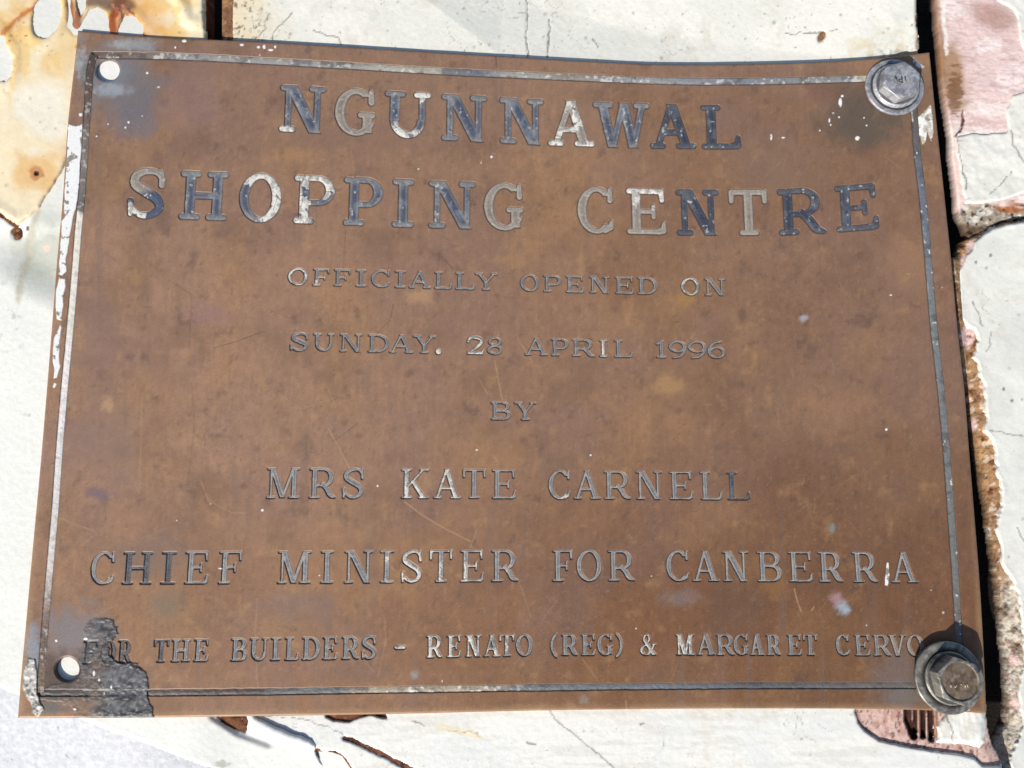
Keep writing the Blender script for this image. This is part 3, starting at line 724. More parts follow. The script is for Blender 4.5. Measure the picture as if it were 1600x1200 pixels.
# ---- what fills the letters
TONES = {'n': (76, 81, 97), 'd': (58, 61, 72), 'g': (142, 132, 121), 'k': (108, 112, 119), 'w': (122, 124, 130), 'm': (116, 119, 125), 't': (84, 82, 82)}
def infill(rec, k):
    li, ch, x0, x1, fin = rec
    Ln = LINES[li]
    st = 0.9
    ya = np.interp((x0 + x1) / 2, *np.array(Ln['top']).T) - 5
    yb = np.interp((x0 + x1) / 2, *np.array(Ln['foot']).T) + 5
    gx_, gy_ = np.meshgrid(np.arange(x0 - 5, x1 + 5, st), np.arange(ya, yb, st))
    d, gx, gy, W, hh = letter_field(rec, gx_, gy_)
    big = li < 2
    tone = fin[0]
    cn = np.ones(d.shape + (3,)) * C(*TONES[tone])
    a1 = fbm(gx_, gy_, 16 if big else 9, 500 + k % 7, 4)
    a2 = fbm(gx_, gy_, 5, 520 + k % 5, 3)
    if tone in 'nd':
        cn = mixc(cn, C(116, 122, 132), sst(.50, .68, a1) * (.7 if tone == 'n' else .35))
        cn = mixc(cn, C(140, 146, 152), sst(.62, .74, a2) * (.45 if tone == 'n' else .3))
    if tone == 'g':
        cn = mixc(cn, C(120, 112, 104), sst(.45, .65, a1) * .8); cn = mixc(cn, C(165, 156, 144), sst(.58, .72, a2) * .6)
    if tone in 'kmw':
        cn = mixc(cn, C(100, 103, 108), sst(.48, .68, a1) * .7); cn = mixc(cn, C(150, 148, 144), sst(.55, .7, a2) * .6)
    # rim rubbed pale
    rim = sst(.085 if big else .075, .02, d / hh)
    cn = mixc(cn, C(172, 167, 158) if tone not in 'd' else C(104, 106, 112), rim * (.34 if big else .78) * (.45 + .9 * a1) * (tone != 't'))
    if tone in 'nd':
        cn = mixc(cn, C(142, 140, 136) if tone == 'n' else C(98, 100, 104), np.maximum(sst(.80, .92, gy), sst(.16, .06, gy)) * (.25 + .9 * (a2 - .25)))
    if tone == 'g': cn = mixc(cn, C(172, 162, 148), rim * .5)
    # white flakes of the older coat
    bias = {'w': .26, 'm': .03}.get(tone, -.60)
    q = a1 - .5 + .5 * (a2 - .5)
    wmask = bias + q * 1.5
    for side in fin[1:]:
        u = {'t': gy - .62, 'b': .20 - gy, 'l': W * .42 - gx, 'r': gx - W * .55}[side]
        wmask = np.maximum(wmask, u * 2.2 + q * 1.6 + (-.02 if side in 'tb' else -.1))
    if ch == 'N' and li == 0 and fin == 'nb':
        wmask = np.where(gx > W * .5, np.minimum(wmask, -.1) + (gx > W * .9) * (gy > .85) * .6, wmask)
    if ch == 'S' and li == 1:
        wmask = np.where(gx > W * .52, -.5, .30 - gy - .08 + q * .4)
        cn = mixc(cn, C(78, 86, 104), sst(.60, .46, gy + (gx / W - .5) * -.2))
    if ch == 'A' and li == 0 and x0 < 900: wmask = q * 2 + .02
    if ch == 'U' and li == 0: wmask = np.maximum(wmask, np.where(gx > W * .55, (gy - .78) * 2, -1) + q)
    if big:
        wmask = np.maximum(wmask, a2 - .76)
    wm = sst(-.02, .05, wmask)
    wcol = mixc(np.ones(d.shape + (3,)) * C(224, 220, 210), C(180, 176, 166), sst(.45, .62, a2))
    crk = np.abs(fbm(gx_, gy_, 15, 560, 2) - .5)
    wcol = mixc(wcol, C(70, 64, 60), sst(.022, .004, crk) * .85)
    cn = mixc(cn, wcol, wm * (.95 if big else .8))
    # grime and painted-in shade where the infill meets the metal
    cn = mixc(cn, C(52, 46, 44), (sst(1.5, .1, d) if big else sst(.7, -.3, d)) * .8)
    keep = (np.maximum.reduce([d[:-1, :-1], d[1:, :-1], d[:-1, 1:], d[1:, 1:]]) > -1.0)
    fill = (.00050 if not big else .00034)
    bulge = np.clip(d / (.10 * hh), 0, 1)
    z = plate_z(gx_, gy_) + (fbm(gx_, gy_, 240, 401, 3) - .5) * .0008 - fill + (.00022 if big else .00012) * bulge + wm * .00010 * sst(0, 2, d) + (a2 - .5) * .00016
    z = z - sst(.3, -.8, d) * .0001
    P = at(gx_, gy_, z)
    V, F, cc = compact(P.reshape(-1, 3), grid_faces(keep, np.arange(d.size).reshape(d.shape)), cn.reshape(-1, 3))
    return V, F, cc

acc = []
for k, rec in enumerate(LETTERS):
    V, F, cc = infill(rec, k)
    if rec[0] < 7:
        nm = 'digit' if rec[1].isdigit() else 'full_stop' if rec[1] == '.' else 'letter'
        o = mesh_obj(nm, V, F, M_INFILL, plaque, cc)
        if rec[4][0] == 'w':
            o['label'] = 'engraved %s with flaking white infill' % nm.replace('_', ' ')
    else:
        acc.append((V, F, cc))
off = 0; VV = []; FF = []; CCs = []
for V, F, cc in acc:
    VV.append(V); FF.append(F + off); CCs.append(cc); off += len(V)
o = mesh_obj('inscription', np.concatenate(VV), np.concatenate(FF), M_INFILL, plaque, np.concatenate(CCs))
o['kind'] = 'stuff'; o['label'] = 'small engraved line of capitals naming the builders'

# ---- border channel infill, four sides
for side, (pts, hw) in BORDER.items():
    P = np.array(pts, float)
    ln = np.concatenate([[0], np.cumsum(np.hypot(*np.diff(P, axis=0).T))])
    q = np.arange(0, ln[-1], 1.6)
    cx = hermite(q, ln, P[:, 0]); cy = hermite(q, ln, P[:, 1])
    tx = np.gradient(cx); ty = np.gradient(cy); tl = np.hypot(tx, ty); tx /= tl; ty /= tl
    w = np.linspace(-hw - 1, hw + 1, 13)
    gx_ = cx[None] - ty[None] * w[:, None]; gy_ = cy[None] + tx[None] * w[:, None]
    run = np.broadcast_to(q[None] / ln[-1], gx_.shape)
    a1 = fbm(gx_, gy_, 40, 600, 4); a2 = fbm(gx_, gy_, 6, 620, 3)
    def ramp(stops):
        xs_ = [s_[0] for s_ in stops]; cs = np.array([C(*s_[1]) for s_ in stops])
        r = run + (a1 - .5) * .05
        return np.stack([np.interp(r, xs_, cs[:, j]) for j in range(3)], -1)
    if side == 'top':
        cn = ramp([(0, (110, 92, 80)), (.07, (118, 108, 100)), (.12, (150, 148, 144)), (.33, (150, 148, 142)), (.37, (172, 166, 154)), (.42, (165, 160, 148)), (.425, (120, 118, 116)), (.47, (110, 114, 124)), (.52, (160, 156, 150)), (.6, (140, 132, 122)), (.68, (150, 148, 148)), (.8, (128, 130, 136)), (.95, (140, 140, 136)), (.98, (200, 195, 170))])
        wq = sst(.64, .76, a2 + .25 * (a1 - .5)) * .55
    elif side == 'left':
        cn = ramp([(0, (66, 54, 46)), (.10, (100, 84, 74)), (.16, (125, 112, 104)), (.2, (110, 100, 92)), (.245, (100, 95, 90)), (.25, (215, 208, 194)), (.43, (205, 198, 186)), (.47, (214, 208, 202)), (.60, (206, 200, 196)), (.80, (196, 186, 178)), (.86, (140, 120, 106)), (.90, (90, 70, 62)), (1, (104, 80, 60))])
        cn = cn * 1.18
        wq = sst(.60, .7, a2) * .35
    elif side == 'bottom':
        cn = ramp([(0, (60, 52, 48)), (.12, (88, 76, 70)), (.2, (76, 64, 58)), (.245, (66, 58, 56)), (.25, (98, 98, 98)), (.34, (104, 104, 104)), (.38, (165, 150, 130)), (.5, (172, 158, 138)), (.53, (110, 112, 114)), (.7, (106, 108, 112)), (.8, (92, 92, 94)), (1, (112, 104, 98))])
        wq = sst(.60, .7, a2) * sst(.12, .02, np.abs(run - .45)) * .9
    else:
        cn = ramp([(0, (120, 112, 104)), (.06, (84, 78, 72)), (.15, (92, 96, 103)), (.25, (96, 101, 109)), (.4, (106, 108, 108)), (.7, (104, 104, 102)), (.9, (100, 96, 92)), (1, (98, 82, 70))])
        cn = cn * 1.3
        wq = sst(.76, .80, a2) * .9
        wq = np.maximum(wq, sst(.52, .66, fbm(gx_, gy_, 18, 640, 3)) * (w[:, None] > 2.5) * sst(.5, .1, run) * .7)
    cn = mixc(cn, C(72, 66, 62), sst(.55, .72, fbm(gx_, gy_, 11, 610, 4)) * (.5 if side != 'left' else .22))
    cn = mixc(cn, C(226, 222, 212), wq)
    cn = mixc(cn, C(48, 42, 40), sst(.9, -.1, np.broadcast_to((hw - np.abs(w))[:, None], a1.shape)) * .8)  # channel edges darkened for grime and painted-in shade
    z = plate_z(gx_, gy_) + (fbm(gx_, gy_, 240, 401, 3) - .5) * .0008 - (.00036 if side != 'left' else .00008) + .0003 * (a2 - .5) + .00012 * np.clip(1 - np.abs(w[:, None]) / hw, 0, 1)
    keep = np.ones((gx_.shape[0] - 1, gx_.shape[1] - 1), bool)
    cut = np.maximum(*[ell(gx_, gy_, *hh) for hh in HOLES]) > -.05
    keep &= ~(cut[:-1, :-1] | cut[1:, 1:])
    Fq = grid_faces(keep, np.arange(gx_.size).reshape(gx_.shape))
    V = at(gx_, gy_, z).reshape(-1, 3)
    # faces must look up whichever way the side runs
    a, b, c = V[Fq[0, 0]], V[Fq[0, 1]], V[Fq[0, 2]]
    if np.cross(b - a, c - a)[2] < 0: Fq = Fq[:, ::-1]
    mesh_obj('border_line', V, Fq, M_INFILL, plaque, cn.reshape(-1, 3))

# ------------------------------------------------------------------ boards behind the plaque
def sheet(name, bbox, step, z0, field, zfun, cfun, mat, parent, depth=.028, slope=.004, keepw=None):
    """height field over photo-pixel ground plan; outside its outline it falls away steeply to its underside"""
    x0, x1, y0, y1 = bbox
    gx, gy = np.meshgrid(np.arange(x0, x1 + step, step, dtype=float), np.arange(y0, y1 + step, step, dtype=float))
    d = field(gx, gy)
    wmax = depth / slope
    keep = np.maximum.reduce([d[:-1, :-1], d[1:, :-1], d[:-1, 1:], d[1:, 1:]]) > -(wmax if keepw is None else keepw)
    P = at(gx, gy, z0 + zfun(gx, gy, d))
    P[..., 2] -= np.clip(-d * slope, 0, depth)
    c = cfun(gx, gy, d)
    V, F, cc = compact(P.reshape(-1, 3), grid_faces(keep, np.arange(d.size).reshape(d.shape)), c.reshape(-1, 3))
    return mesh_obj(name, V, F, mat, parent, cc)

def full(gx, c): return np.ones(gx.shape + (3,)) * C(*c)
def crack(c, gx, gy, pts, w, a=.9, dark=(70, 62, 54), s=700):
    d = line_d(gx + (fbm(gx, gy, 9, s, 3) - .5) * 7, gy + (fbm(gx, gy, 9, s + 9, 3) - .5) * 7, pts)
    return mixc(c, C(*dark), sst(w + .9, w * .4, d) * a)
def woodcol(gx, gy, d, a=(122, 86, 60), b=(72, 44, 30), c3=(176, 132, 88), s=720):
    c = full(gx, a)
    c = mixc(c, C(*b), sst(.48, .62, fbm(gx, gy, 14, s, 4, .6)))
    c = mixc(c, C(*c3), sst(.56, .70, fbm(gx, gy, 9, s + 10, 4, .6)) * .8)
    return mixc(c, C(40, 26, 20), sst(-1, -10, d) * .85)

def specks(c, gx, gy, n, seed, color=(110, 98, 82), rmax=2.2, a=.7, where=None):
    r_ = np.random.RandomState(seed)
    x0, y0 = gx[0, 0], gy[0, 0]; st = gx[0, 1] - gx[0, 0]
    for k in range(n):
        cx = r_.uniform(x0, gx[0, -1]); cy = r_.uniform(y0, gy[-1, 0])
        ra = .7 + rmax * r_.rand() ** 3; rb = ra * r_.uniform(.5, 1.1); an = r_.uniform(0, 180); al = a * r_.uniform(.3, 1)
        if where is not None and r_.rand() > where(cx, cy): continue
        i0 = int((cy - y0 - 6) / st); j0 = int((cx - x0 - 6) / st); m = int(12 / st) + 2
        sl = np.s_[max(i0, 0):max(i0 + m, 0), max(j0, 0):max(j0 + m, 0)]
        if c[sl].size == 0: continue
        c[sl] = mixc(c[sl], C(*color), sst(-.5, .5, ell(gx[sl], gy[sl], cx, cy, ra, rb, an)) * al)
    return c

def grime(c, gx, gy, seed, tone=(214, 206, 188), a=.5):
    k = sst(.50, .78, fbm(gx, gy, 55, seed, 5, .62)) * sst(.35, .65, fbm(gx, gy, 13, seed + 7, 4, .6))
    c = mixc(c, C(*tone), k * a)
    h = np.abs(fbm(gx, gy, 48, seed + 13, 3) - .5)           # hairline crazing
    return mixc(c, C(150, 144, 134), sst(.006, .001, h) * sst(.52, .62, fbm(gx, gy, 70, seed + 17, 3)) * .6)

# ---- top board
def top_shape(gx, gy):
    return poly_sd(gx, gy, [(349, -420), (1432, -420), (1432, 10), (1434, 40), (1437, 72), (1430, 96), (1424, 130), (1415, 300), (349, 300), (347, 40)]) + (fbm(gx, gy, 12, 731, 4) - .5) * 3.0
def top_fold(gx, gy):
    yc = np.interp(gx, [560, 640, 760, 850, 1000, 1200, 1440], [-420, -150, -60, 10, 48, 74, 100])
    k = sst(560, 700, gx)
    dy = np.clip(gy - yc, 0, 130)
    return k * .0060 * (np.sqrt(dy * dy + 90) - 9.5) / 130
def top_z(gx, gy, d):
    ey = hermite(np.clip(gx, 122, 1452), np.array(TOP)[:, 0].astype(float), np.array(TOP)[:, 1].astype(float))
    return hug(gx, gy) - .0012 - Z_TOP + np.minimum(top_fold(gx, gy) - top_fold(gx, ey), 0) + (fbm(gx, gy, 60, 741, 4) - .5) * .0005 - np.clip(1 - d / 5, 0, 1) ** 2 * .001
Z_TOP = -.0025
b1 = thing('painted_board', 'off-white painted board along the top edge of the plaque with hairline cracks', 'board', at(890, -20, Z_TOP))
def coat_top(gx, gy):
    d = poly_sd(gx, gy, [(366, -420), (1430, -420), (1431, 20), (1434, 60), (1433, 78), (1405, 84), (1385, 92), (1350, 97), (1300, 400), (366, 400), (364, 30)]) + (fbm(gx, gy, 10, 751, 4) - .5) * 5
    d = np.minimum(d, -ell(gx, gy, 1284, 57, 5, 8, 30) * 6 + (fbm(gx, gy, 5, 757, 2) - .5) * 3)
    return d
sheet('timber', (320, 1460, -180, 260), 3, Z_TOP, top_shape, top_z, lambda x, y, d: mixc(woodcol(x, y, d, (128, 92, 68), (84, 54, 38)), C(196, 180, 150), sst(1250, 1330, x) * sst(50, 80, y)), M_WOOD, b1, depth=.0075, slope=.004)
def coat_z(zf, th=.0006):
    def f(gx, gy, d):
        return zf(gx, gy, np.full(gx.shape, 30.)) + th * sst(-.5, 2.5, d)
    return f
def c_top(gx, gy, d):
    c = full(gx, (240, 237, 225))
    c = mixc(c, C(230, 229, 217), sst(.45, .6, fbm(gx, gy, 80, 761, 3)) * .8)
    n = fbm(gx, gy, 4.5, 771, 3)
    c = mixc(c, C(232, 214, 176), sst(470, 370, gx + (fbm(gx, gy, 30, 775, 3) - .5) * 60) * .8)
    c = mixc(c, C(96, 74, 48), sst(.62, .70, n) * sst(440, 380, gx + (fbm(gx, gy, 25, 776, 3) - .5) * 50) * .8)
    c = specks(c, gx, gy, 900, 5001, (122, 112, 98), 2.4, .7)
    c = mixc(c, C(228, 216, 188), sst(1290, 1360, gx) * sst(30, 75, gy) * sst(.4, .6, fbm(gx, gy, 16, 781, 4)))
    c = mixc(c, C(150, 152, 146), sst(60, 90, gy) * sst(1340, 1380, gx) * sst(.5, .62, fbm(gx, gy, 9, 786, 4)) * .8)
    c = mixc(c, C(196, 178, 148), sst(4, 1, d) * .6)
    for pts, w in [([(858, 30), (860, 42), (857, 65), (855, 92)], .9), ([(823, -20), (824, 25), (822, 55), (826, 90)], .6), ([(490, 45), (505, 55), (528, 58), (535, 70)], .6), ([(425, 62), (430, 45), (445, 32), (458, 18)], .6), ([(400, 70), (412, 45), (420, 20)], .5), ([(1226, 52), (1260, 52), (1310, 46)], .4), ([(925, 62), (935, 75)], 1.0)]:
        c = crack(c, gx, gy, pts, w, .8, (104, 98, 90))
    c = grime(c, gx, gy, 6001)
    return mixc(c, C(236, 226, 200), sst(.2, -1.5, d))
def cut_cracks(lst, zf):
    def f(gx, gy, d):
        z = zf(gx, gy, d)
        for pts, w in lst:
            z = z - sst(w + 1.5, 0, line_d(gx, gy, pts)) * .0004
        return z
    return f
sheet('paint_coat', (330, 1450, -180, 230), 2, Z_TOP, coat_top, cut_cracks([([(858, 30), (860, 42), (857, 65), (855, 92)], 1.2), ([(823, -20), (824, 25), (822, 55), (826, 90)], .6)], coat_z(top_z)), c_top, M_PAINT, b1, depth=.0016, slope=.0008)

# ---- left board, with white paint and a stained skin peeling over it
Z_LEF = -.0030
def lef_shape(gx, gy):
    return poly_sd(gx, gy, [(-420, -420), (316, -420), (318, 20), (316, 200), (316, 420), (330, 1080), (430, 1118), (680, 1225), (700, 1420), (600, 1312), (310, 1194), (0, 1075), (-420, 918)]) + (fbm(gx, gy, 30, 801, 4) - .5) * 3
def lef_z(gx, gy, d):
    z = hug(gx, gy) - .0006 - Z_LEF + (fbm(gx, gy, 90, 811, 4) - .5) * .0006 - np.clip(1 - d / 8, 0, 1) ** 2 * .001
    z = z - .0022 * sst(290, 400, gx) * sst(1085, 1105, gy)
    z = z - sst(60, 0, line_d(gx, gy, [(-60, 360), (40, 395), (110, 440)])) * .0022
    z = z - sst(12, 0, line_d(gx, gy, [(335, 1118), (372, 1142), (420, 1160)])) * .0012
    return z
b2 = thing('peeling_board', 'white painted board left of the plaque under a yellow stained peeling skin', 'board', at(20, 500, Z_LEF))
def lef_coat(gx, gy):
    d = lef_shape(gx, gy) - 1.5
    d = np.minimum(d, -poly_sd(gx, gy, [(336, 1110), (345, 1128), (362, 1138), (384, 1144), (392, 1108)]) + (fbm(gx, gy, 8, 815, 3) - .5) * 4)
    d = np.minimum(d, -ell(gx, gy, 27, 364, 7, 11, -20) * 7 + (fbm(gx, gy, 6, 817, 3) - .5) * 6)
    d = np.minimum(d, -line_d(gx, gy, [(0, 334), (14, 343), (26, 352)]) * -1 - 3.5 + (fbm(gx, gy, 6, 818, 3) - .5) * 4)
    return d
sheet('timber', (-180, 760, -180, 1330), 2.2, Z_LEF, lef_shape, lef_z, lambda x, y, d: mixc(woodcol(x, y, d, (112, 70, 44), (70, 40, 24)), C(236, 233, 225), 1.0 * (y > 700) * (x < 325)), M_WOOD, b2, depth=.012, slope=.004)
def c_lef(gx, gy, d):
    c = mixc(full(gx, (230, 229, 220)), C(240, 239, 230), sst(250, 520, gy))
    st = fbm(gx, gy, 45, 821, 4)
    c = mixc(c, C(196, 198, 184), ell(gx, gy, 66, 395, 75, 85) * 1.6 * sst(.3, .6, st + .1))
    c = mixc(c, C(176, 164, 128), sst(9, 1, line_d(gx + (fbm(gx, gy, 20, 823, 3) - .5) * 14, gy, [(30, 470), (42, 410), (52, 360), (58, 330)])) * .5)
    c = mixc(c, C(228, 200, 186), sst(0, .5, ell(gx, gy, 73, 388, 8, 8)) * .9)
    c = mixc(c, C(90, 62, 38), sst(0, .4, ell(gx, gy, 43, 357, 3, 5)) * .9)
    n = fbm(gx, gy, 6, 825, 3)
    c = specks(c, gx, gy, 500, 5003, (150, 144, 130), 2.0, .5)
    c = mixc(c, C(172, 168, 156), sst(.62, .75, fbm(gx, gy, 9, 827, 4)) * sst(90, 20, np.abs(gy - 500)) * sst(60, 20, gx) * .5)
    c = mixc(c, C(188, 184, 170), sst(0, .25, ell(gx, gy, 345, 1194, 14, 7) + (n - .5)) * .8)
    return c
sheet('paint_coat', (-180, 640, -180, 1330), 2.2, Z_LEF, lef_coat, coat_z(lef_z), c_lef, M_PAINT, b2, depth=.0016, slope=.0008)

# the yellow skin
Z_SKIN = -.0008
def skin_shape(gx, gy):
    d = poly_sd(gx, gy, [(-420, -420), (315, -420), (316, 20), (319, 62), (314, 300), (104, 300), (106, 240), (98, 262), (84, 284), (70, 306), (58, 325), (44, 337), (26, 347), (8, 336), (-12, 322), (-420, 260)]) + (fbm(gx, gy, 9, 831, 4) - .5) * 3.5
    n = (fbm(gx, gy, 10, 833, 3) - .5)
    d = np.minimum(d, -ell(gx, gy, 73, 25, 22, 36, 14) * 24 + n * 4)
    d = np.minimum(d, -ell(gx, gy, -4, 92, 22, 36, -8) * 22 + n * 10)
    d = np.minimum(d, -poly_sd(gx, gy, [(121, 47), (132, 28), (140, 14), (152, 12), (163, 16), (168, 30), (170, 44), (172, 58), (150, 70), (122, 60)]) + n * 3)
    d = np.minimum(d, -poly_sd(gx, gy, [(184, 48), (192, 26), (197, 24), (212, 26), (222, 40), (224, 52), (200, 70), (184, 60)]) + n * 3)
    d = np.minimum(d, -poly_sd(gx, gy, [(117, -60), (121, 8), (126, 24), (132, 14), (134, 0), (150, -60)]) + n * 4)
    return d
def skin_z(gx, gy, d):
    pl = sst(0, 26, np.minimum(gx - 92, gy - 28))      # presses up against the plaque only where it lies on it
    z = hug(gx, gy) + .0006 - Z_SKIN + (fbm(gx, gy, 110, 841, 4) - .5) * .0012 * (1 - pl) - .0003 * pl
    z = z + .0005 * sst(14, 0, np.abs(d - 4)) * sst(-2, 4, d) * (1 - pl)
    z = z - .0005 * sst(10, 0, line_d(gx, gy, [(-30, 80), (0, 56), (25, 32), (58, 6), (90, -30)]))
    z = z + .0012 * sst(16, 0, line_d(gx, gy, [(262, -20), (284, 6), (292, 30), (300, 34)]))
    z = z - .0006 * sst(.0, .5, ell(gx, gy, 57, 271, 4, 4)) - .0005 * sst(10, 0, line_d(gx, gy, [(108, -10), (110, 40), (118, 50)]))
    return z
def c_skin(gx, gy, d):
    c = full(gx, (250, 236, 202))
    n = fbm(gx, gy, 30, 851, 4); f = fbm(gx, gy, 8, 853, 4)
    c = mixc(c, C(247, 214, 150), sst(.42, .62, n) * sst(330, 40, gy))
    c = mixc(c, C(250, 244, 224), sst(0, .5, ell(gx, gy, 70, 170, 60, 60) + n - .5))
    c = mixc(c, C(240, 190, 110), sst(34, 2, line_d(gx, gy, [(-30, 80), (0, 56), (25, 32), (58, 6), (90, -30)])) * (.35 + .8 * (n - .2)))
    c = mixc(c, C(196, 112, 48), sst(8, 0, line_d(gx + (f - .5) * 10, gy + (f - .5) * 8, [(-30, 80), (0, 56), (25, 32), (58, 6), (90, -30)])) * .85)
    rc = [(196, -10), (182, 10), (176, 28), (176, 44), (176, 56), (186, 60)]
    c = mixc(c, C(236, 172, 88), sst(46, 6, line_d(gx, gy, [(200, -10), (215, 20), (235, 48), (240, 62)])) * (.4 + .9 * (n - .2)))
    c = mixc(c, C(244, 208, 140), sst(250, 232, gx) * 0 + sst(42, 4, line_d(gx, gy, [(100, 90), (112, 50), (104, 10)])) * .6)
    c = mixc(c, C(166, 78, 34), sst(13, 4, line_d(gx + (f - .5) * 8, gy + (f - .5) * 8, rc)) * .95)
    c = mixc(c, C(150, 88, 62), sst(10, 3, line_d(gx + (f - .5) * 6, gy, [(108, -10), (111, 30), (118, 46), (124, 6)])) * .9)
    c = mixc(c, C(120, 84, 64), sst(16, 5, line_d(gx + (f - .5) * 8, gy + (f - .5) * 8, [(140, 2), (160, 6), (180, 2), (200, 8)])) * .85)
    for pts in [[(196, 20), (210, 36), (220, 50), (228, 56)], [(192, 10), (205, 20), (216, 34)], [(176, 8), (190, 22), (186, 50)]]:
        c = mixc(c, C(206, 140, 108), sst(3.4, 1.6, line_d(gx + (f - .5) * 7, gy + (f - .5) * 7, pts)) * .9)
        c = crack(c, gx, gy, [(p[0] + 3, p[1] + 2) for p in pts], .7, .8, (84, 44, 28), 705)
    c = mixc(c, C(120, 76, 40), sst(.62, .72, f) * sst(20, 4, line_d(gx, gy, [(10, 58), (40, 55), (58, 60), (70, 72)])) * .8)
    c = mixc(c, C(240, 196, 128), sst(-.2, .5, ell(gx, gy, 62, 272, 46, 40) + (n - .5)) * .8)
    c = mixc(c, C(200, 136, 84), sst(0, .35, ell(gx, gy, 57, 270, 14, 13) + (f - .5) * .8) * .8)
    c = mixc(c, C(56, 22, 12), sst(0, .3, ell(gx, gy, 57, 271, 5, 5)))
    c = specks(c, gx, gy, 420, 5005, (150, 112, 74), 2.0, .55)
    c = mixc(c, C(250, 246, 232), sst(.55, .7, fbm(gx, gy, 60, 857, 3)) * sst(120, 300, gy) * .7)
    c = c * np.array([.90, .875, .85])
    c = mixc(c, C(238, 236, 229), sst(-.2, .3, ell(gx, gy, 172, 108, 40, 36)))
    return mixc(c, C(206, 176, 132), sst(.4, -2, d) * .8)
o = sheet('stained_skin', (-180, 330, -180, 360), 2, Z_SKIN, skin_shape, skin_z, c_skin, M_CREAM, b2, depth=.0018, slope=.0010)
o['label'] = 'yellow rust stained skin of old paint with blistered holes'

# ---- bottom board
Z_BOT = -.0050
def bot_shape(gx, gy):
    return poly_sd(gx, gy, [(384, 900), (384, 1120), (392, 1134), (410, 1147), (430, 1158), (452, 1162), (468, 1172), (486, 1190), (520, 1210), (600, 1250), (700, 1300), (900, 1420), (1640, 1420), (1600, 1290), (1574, 1214), (1558, 1176), (1546, 1150), (1540, 1100), (1536, 900)]) + (fbm(gx, gy, 10, 901, 4) - .5) * 4
PATCH = [(1336, 1080), (1337, 1112), (1342, 1128), (1352, 1141), (1374, 1156), (1410, 1164), (1450, 1171), (1500, 1178), (1524, 1184), (1536, 1196), (1562, 1196), (1570, 1080)]
SLOTS = [([(1418, 1100), (1418, 1125), (1428, 1150)], 6), ([(1429, 1100), (1430, 1142)], 3.5), ([(1441, 1100), (1442, 1150)], 4.5), ([(1453, 1100), (1455, 1154)], 5)]
def bot_z(gx, gy, d):
    z = hug(gx, gy) - .0011 - Z_BOT + (fbm(gx, gy, 90, 911, 4) - .5) * .0006 - np.clip(1 - d / 22, 0, 1) ** 2 * .0016
    inp = poly_sd(gx, gy, PATCH)
    z = z - sst(-4, 2, inp) * .0011
    z = z + sst(-2, 2, inp) * .0005 * (fbm(gx * 1.5, gy * .6, 6, 915, 3) - .5)
    for pts, w in SLOTS:
        z = z - sst(w + 1, w * .4, line_d(gx, gy, pts)) * .0032
    z = z - sst(5, 1, line_d(gx, gy, [(536, 1152), (560, 1160), (590, 1174), (652, 1206), (720, 1240)])) * .0002
    z = z - sst(-4, 6, poly_sd(gx, gy, [(494, 1172), (520, 1174), (536, 1180), (548, 1198), (560, 1230), (520, 1215), (500, 1190)])) * .002
    z = z - sst(-3, 4, poly_sd(gx, gy, [(500, 1090), (510, 1120), (522, 1126), (548, 1127), (562, 1120), (580, 1116), (600, 1122), (606, 1122), (590, 1090)])) * .0006
    return z
b3 = thing('lower_board', 'white painted board along the bottom edge of the plaque with brown splits', 'board', at(960, 1160, Z_BOT))
def c_botw(gx, gy, d):
    c = woodcol(gx, gy, d, (120, 74, 54), (66, 36, 26), (168, 118, 92))
    inp = poly_sd(gx, gy, PATCH)
    pk = full(gx, (216, 184, 172))
    pk = mixc(pk, C(192, 152, 140), sst(.48, .62, fbm(gx * 1.4, gy * .7, 8, 921, 4)))
    pk = mixc(pk, C(96, 62, 54), sst(.62, .70, fbm(gx * 2.2, gy * .9, 7, 923, 3)) * .8)
    c = mixc(c, pk, sst(-2, 2, inp))
    for pts, w in SLOTS:
        c = mixc(c, mixc(full(gx, (84, 48, 38)), C(52, 26, 20), sst(.4, .6, fbm(gx * 2, gy * .3, 8, 925, 3))), sst(w + 1.5, w - 1, line_d(gx, gy, pts)))
    c = mixc(c, C(176, 140, 118), sst(2.5, .5, line_d(gx, gy, [(1434.5, 1100), (1436, 1146)])))
    c = mixc(c, C(150, 112, 84), sst(4, 1, line_d(gx, gy, [(1463, 1100), (1463, 1152)])))
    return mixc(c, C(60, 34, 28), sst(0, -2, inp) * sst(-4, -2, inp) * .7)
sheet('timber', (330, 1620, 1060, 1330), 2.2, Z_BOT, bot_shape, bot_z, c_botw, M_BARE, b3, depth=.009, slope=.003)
def bot_coat(gx, gy):
    d = bot_shape(gx, gy) - 1
    n = fbm(gx, gy, 8, 931, 4) - .5
    d = np.minimum(d, -poly_sd(gx, gy, PATCH) + n * 4)
    d = np.minimum(d, line_d(gx, gy, [(538, 1153), (560, 1161), (590, 1175), (652, 1207), (720, 1241)]) - 3.4 + n * 5)
    d = np.minimum(d, -poly_sd(gx, gy, [(494, 1172), (520, 1174), (536, 1180), (548, 1198), (560, 1230), (520, 1215), (500, 1190)]) + n * 8)
    d = np.minimum(d, -poly_sd(gx, gy, [(500, 1090), (510, 1120), (522, 1126), (548, 1127), (562, 1120), (580, 1116), (600, 1122), (606, 1122), (590, 1090)]) + n * 4)
    isl = poly_sd(gx, gy, [(1478, 1080), (1478, 1114), (1470, 1124), (1464, 1136), (1465, 1152), (1462, 1160), (1490, 1163), (1512, 1164), (1530, 1168), (1540, 1160), (1541, 1130), (1539, 1080)]) + n * 4
    return np.maximum(d, isl)
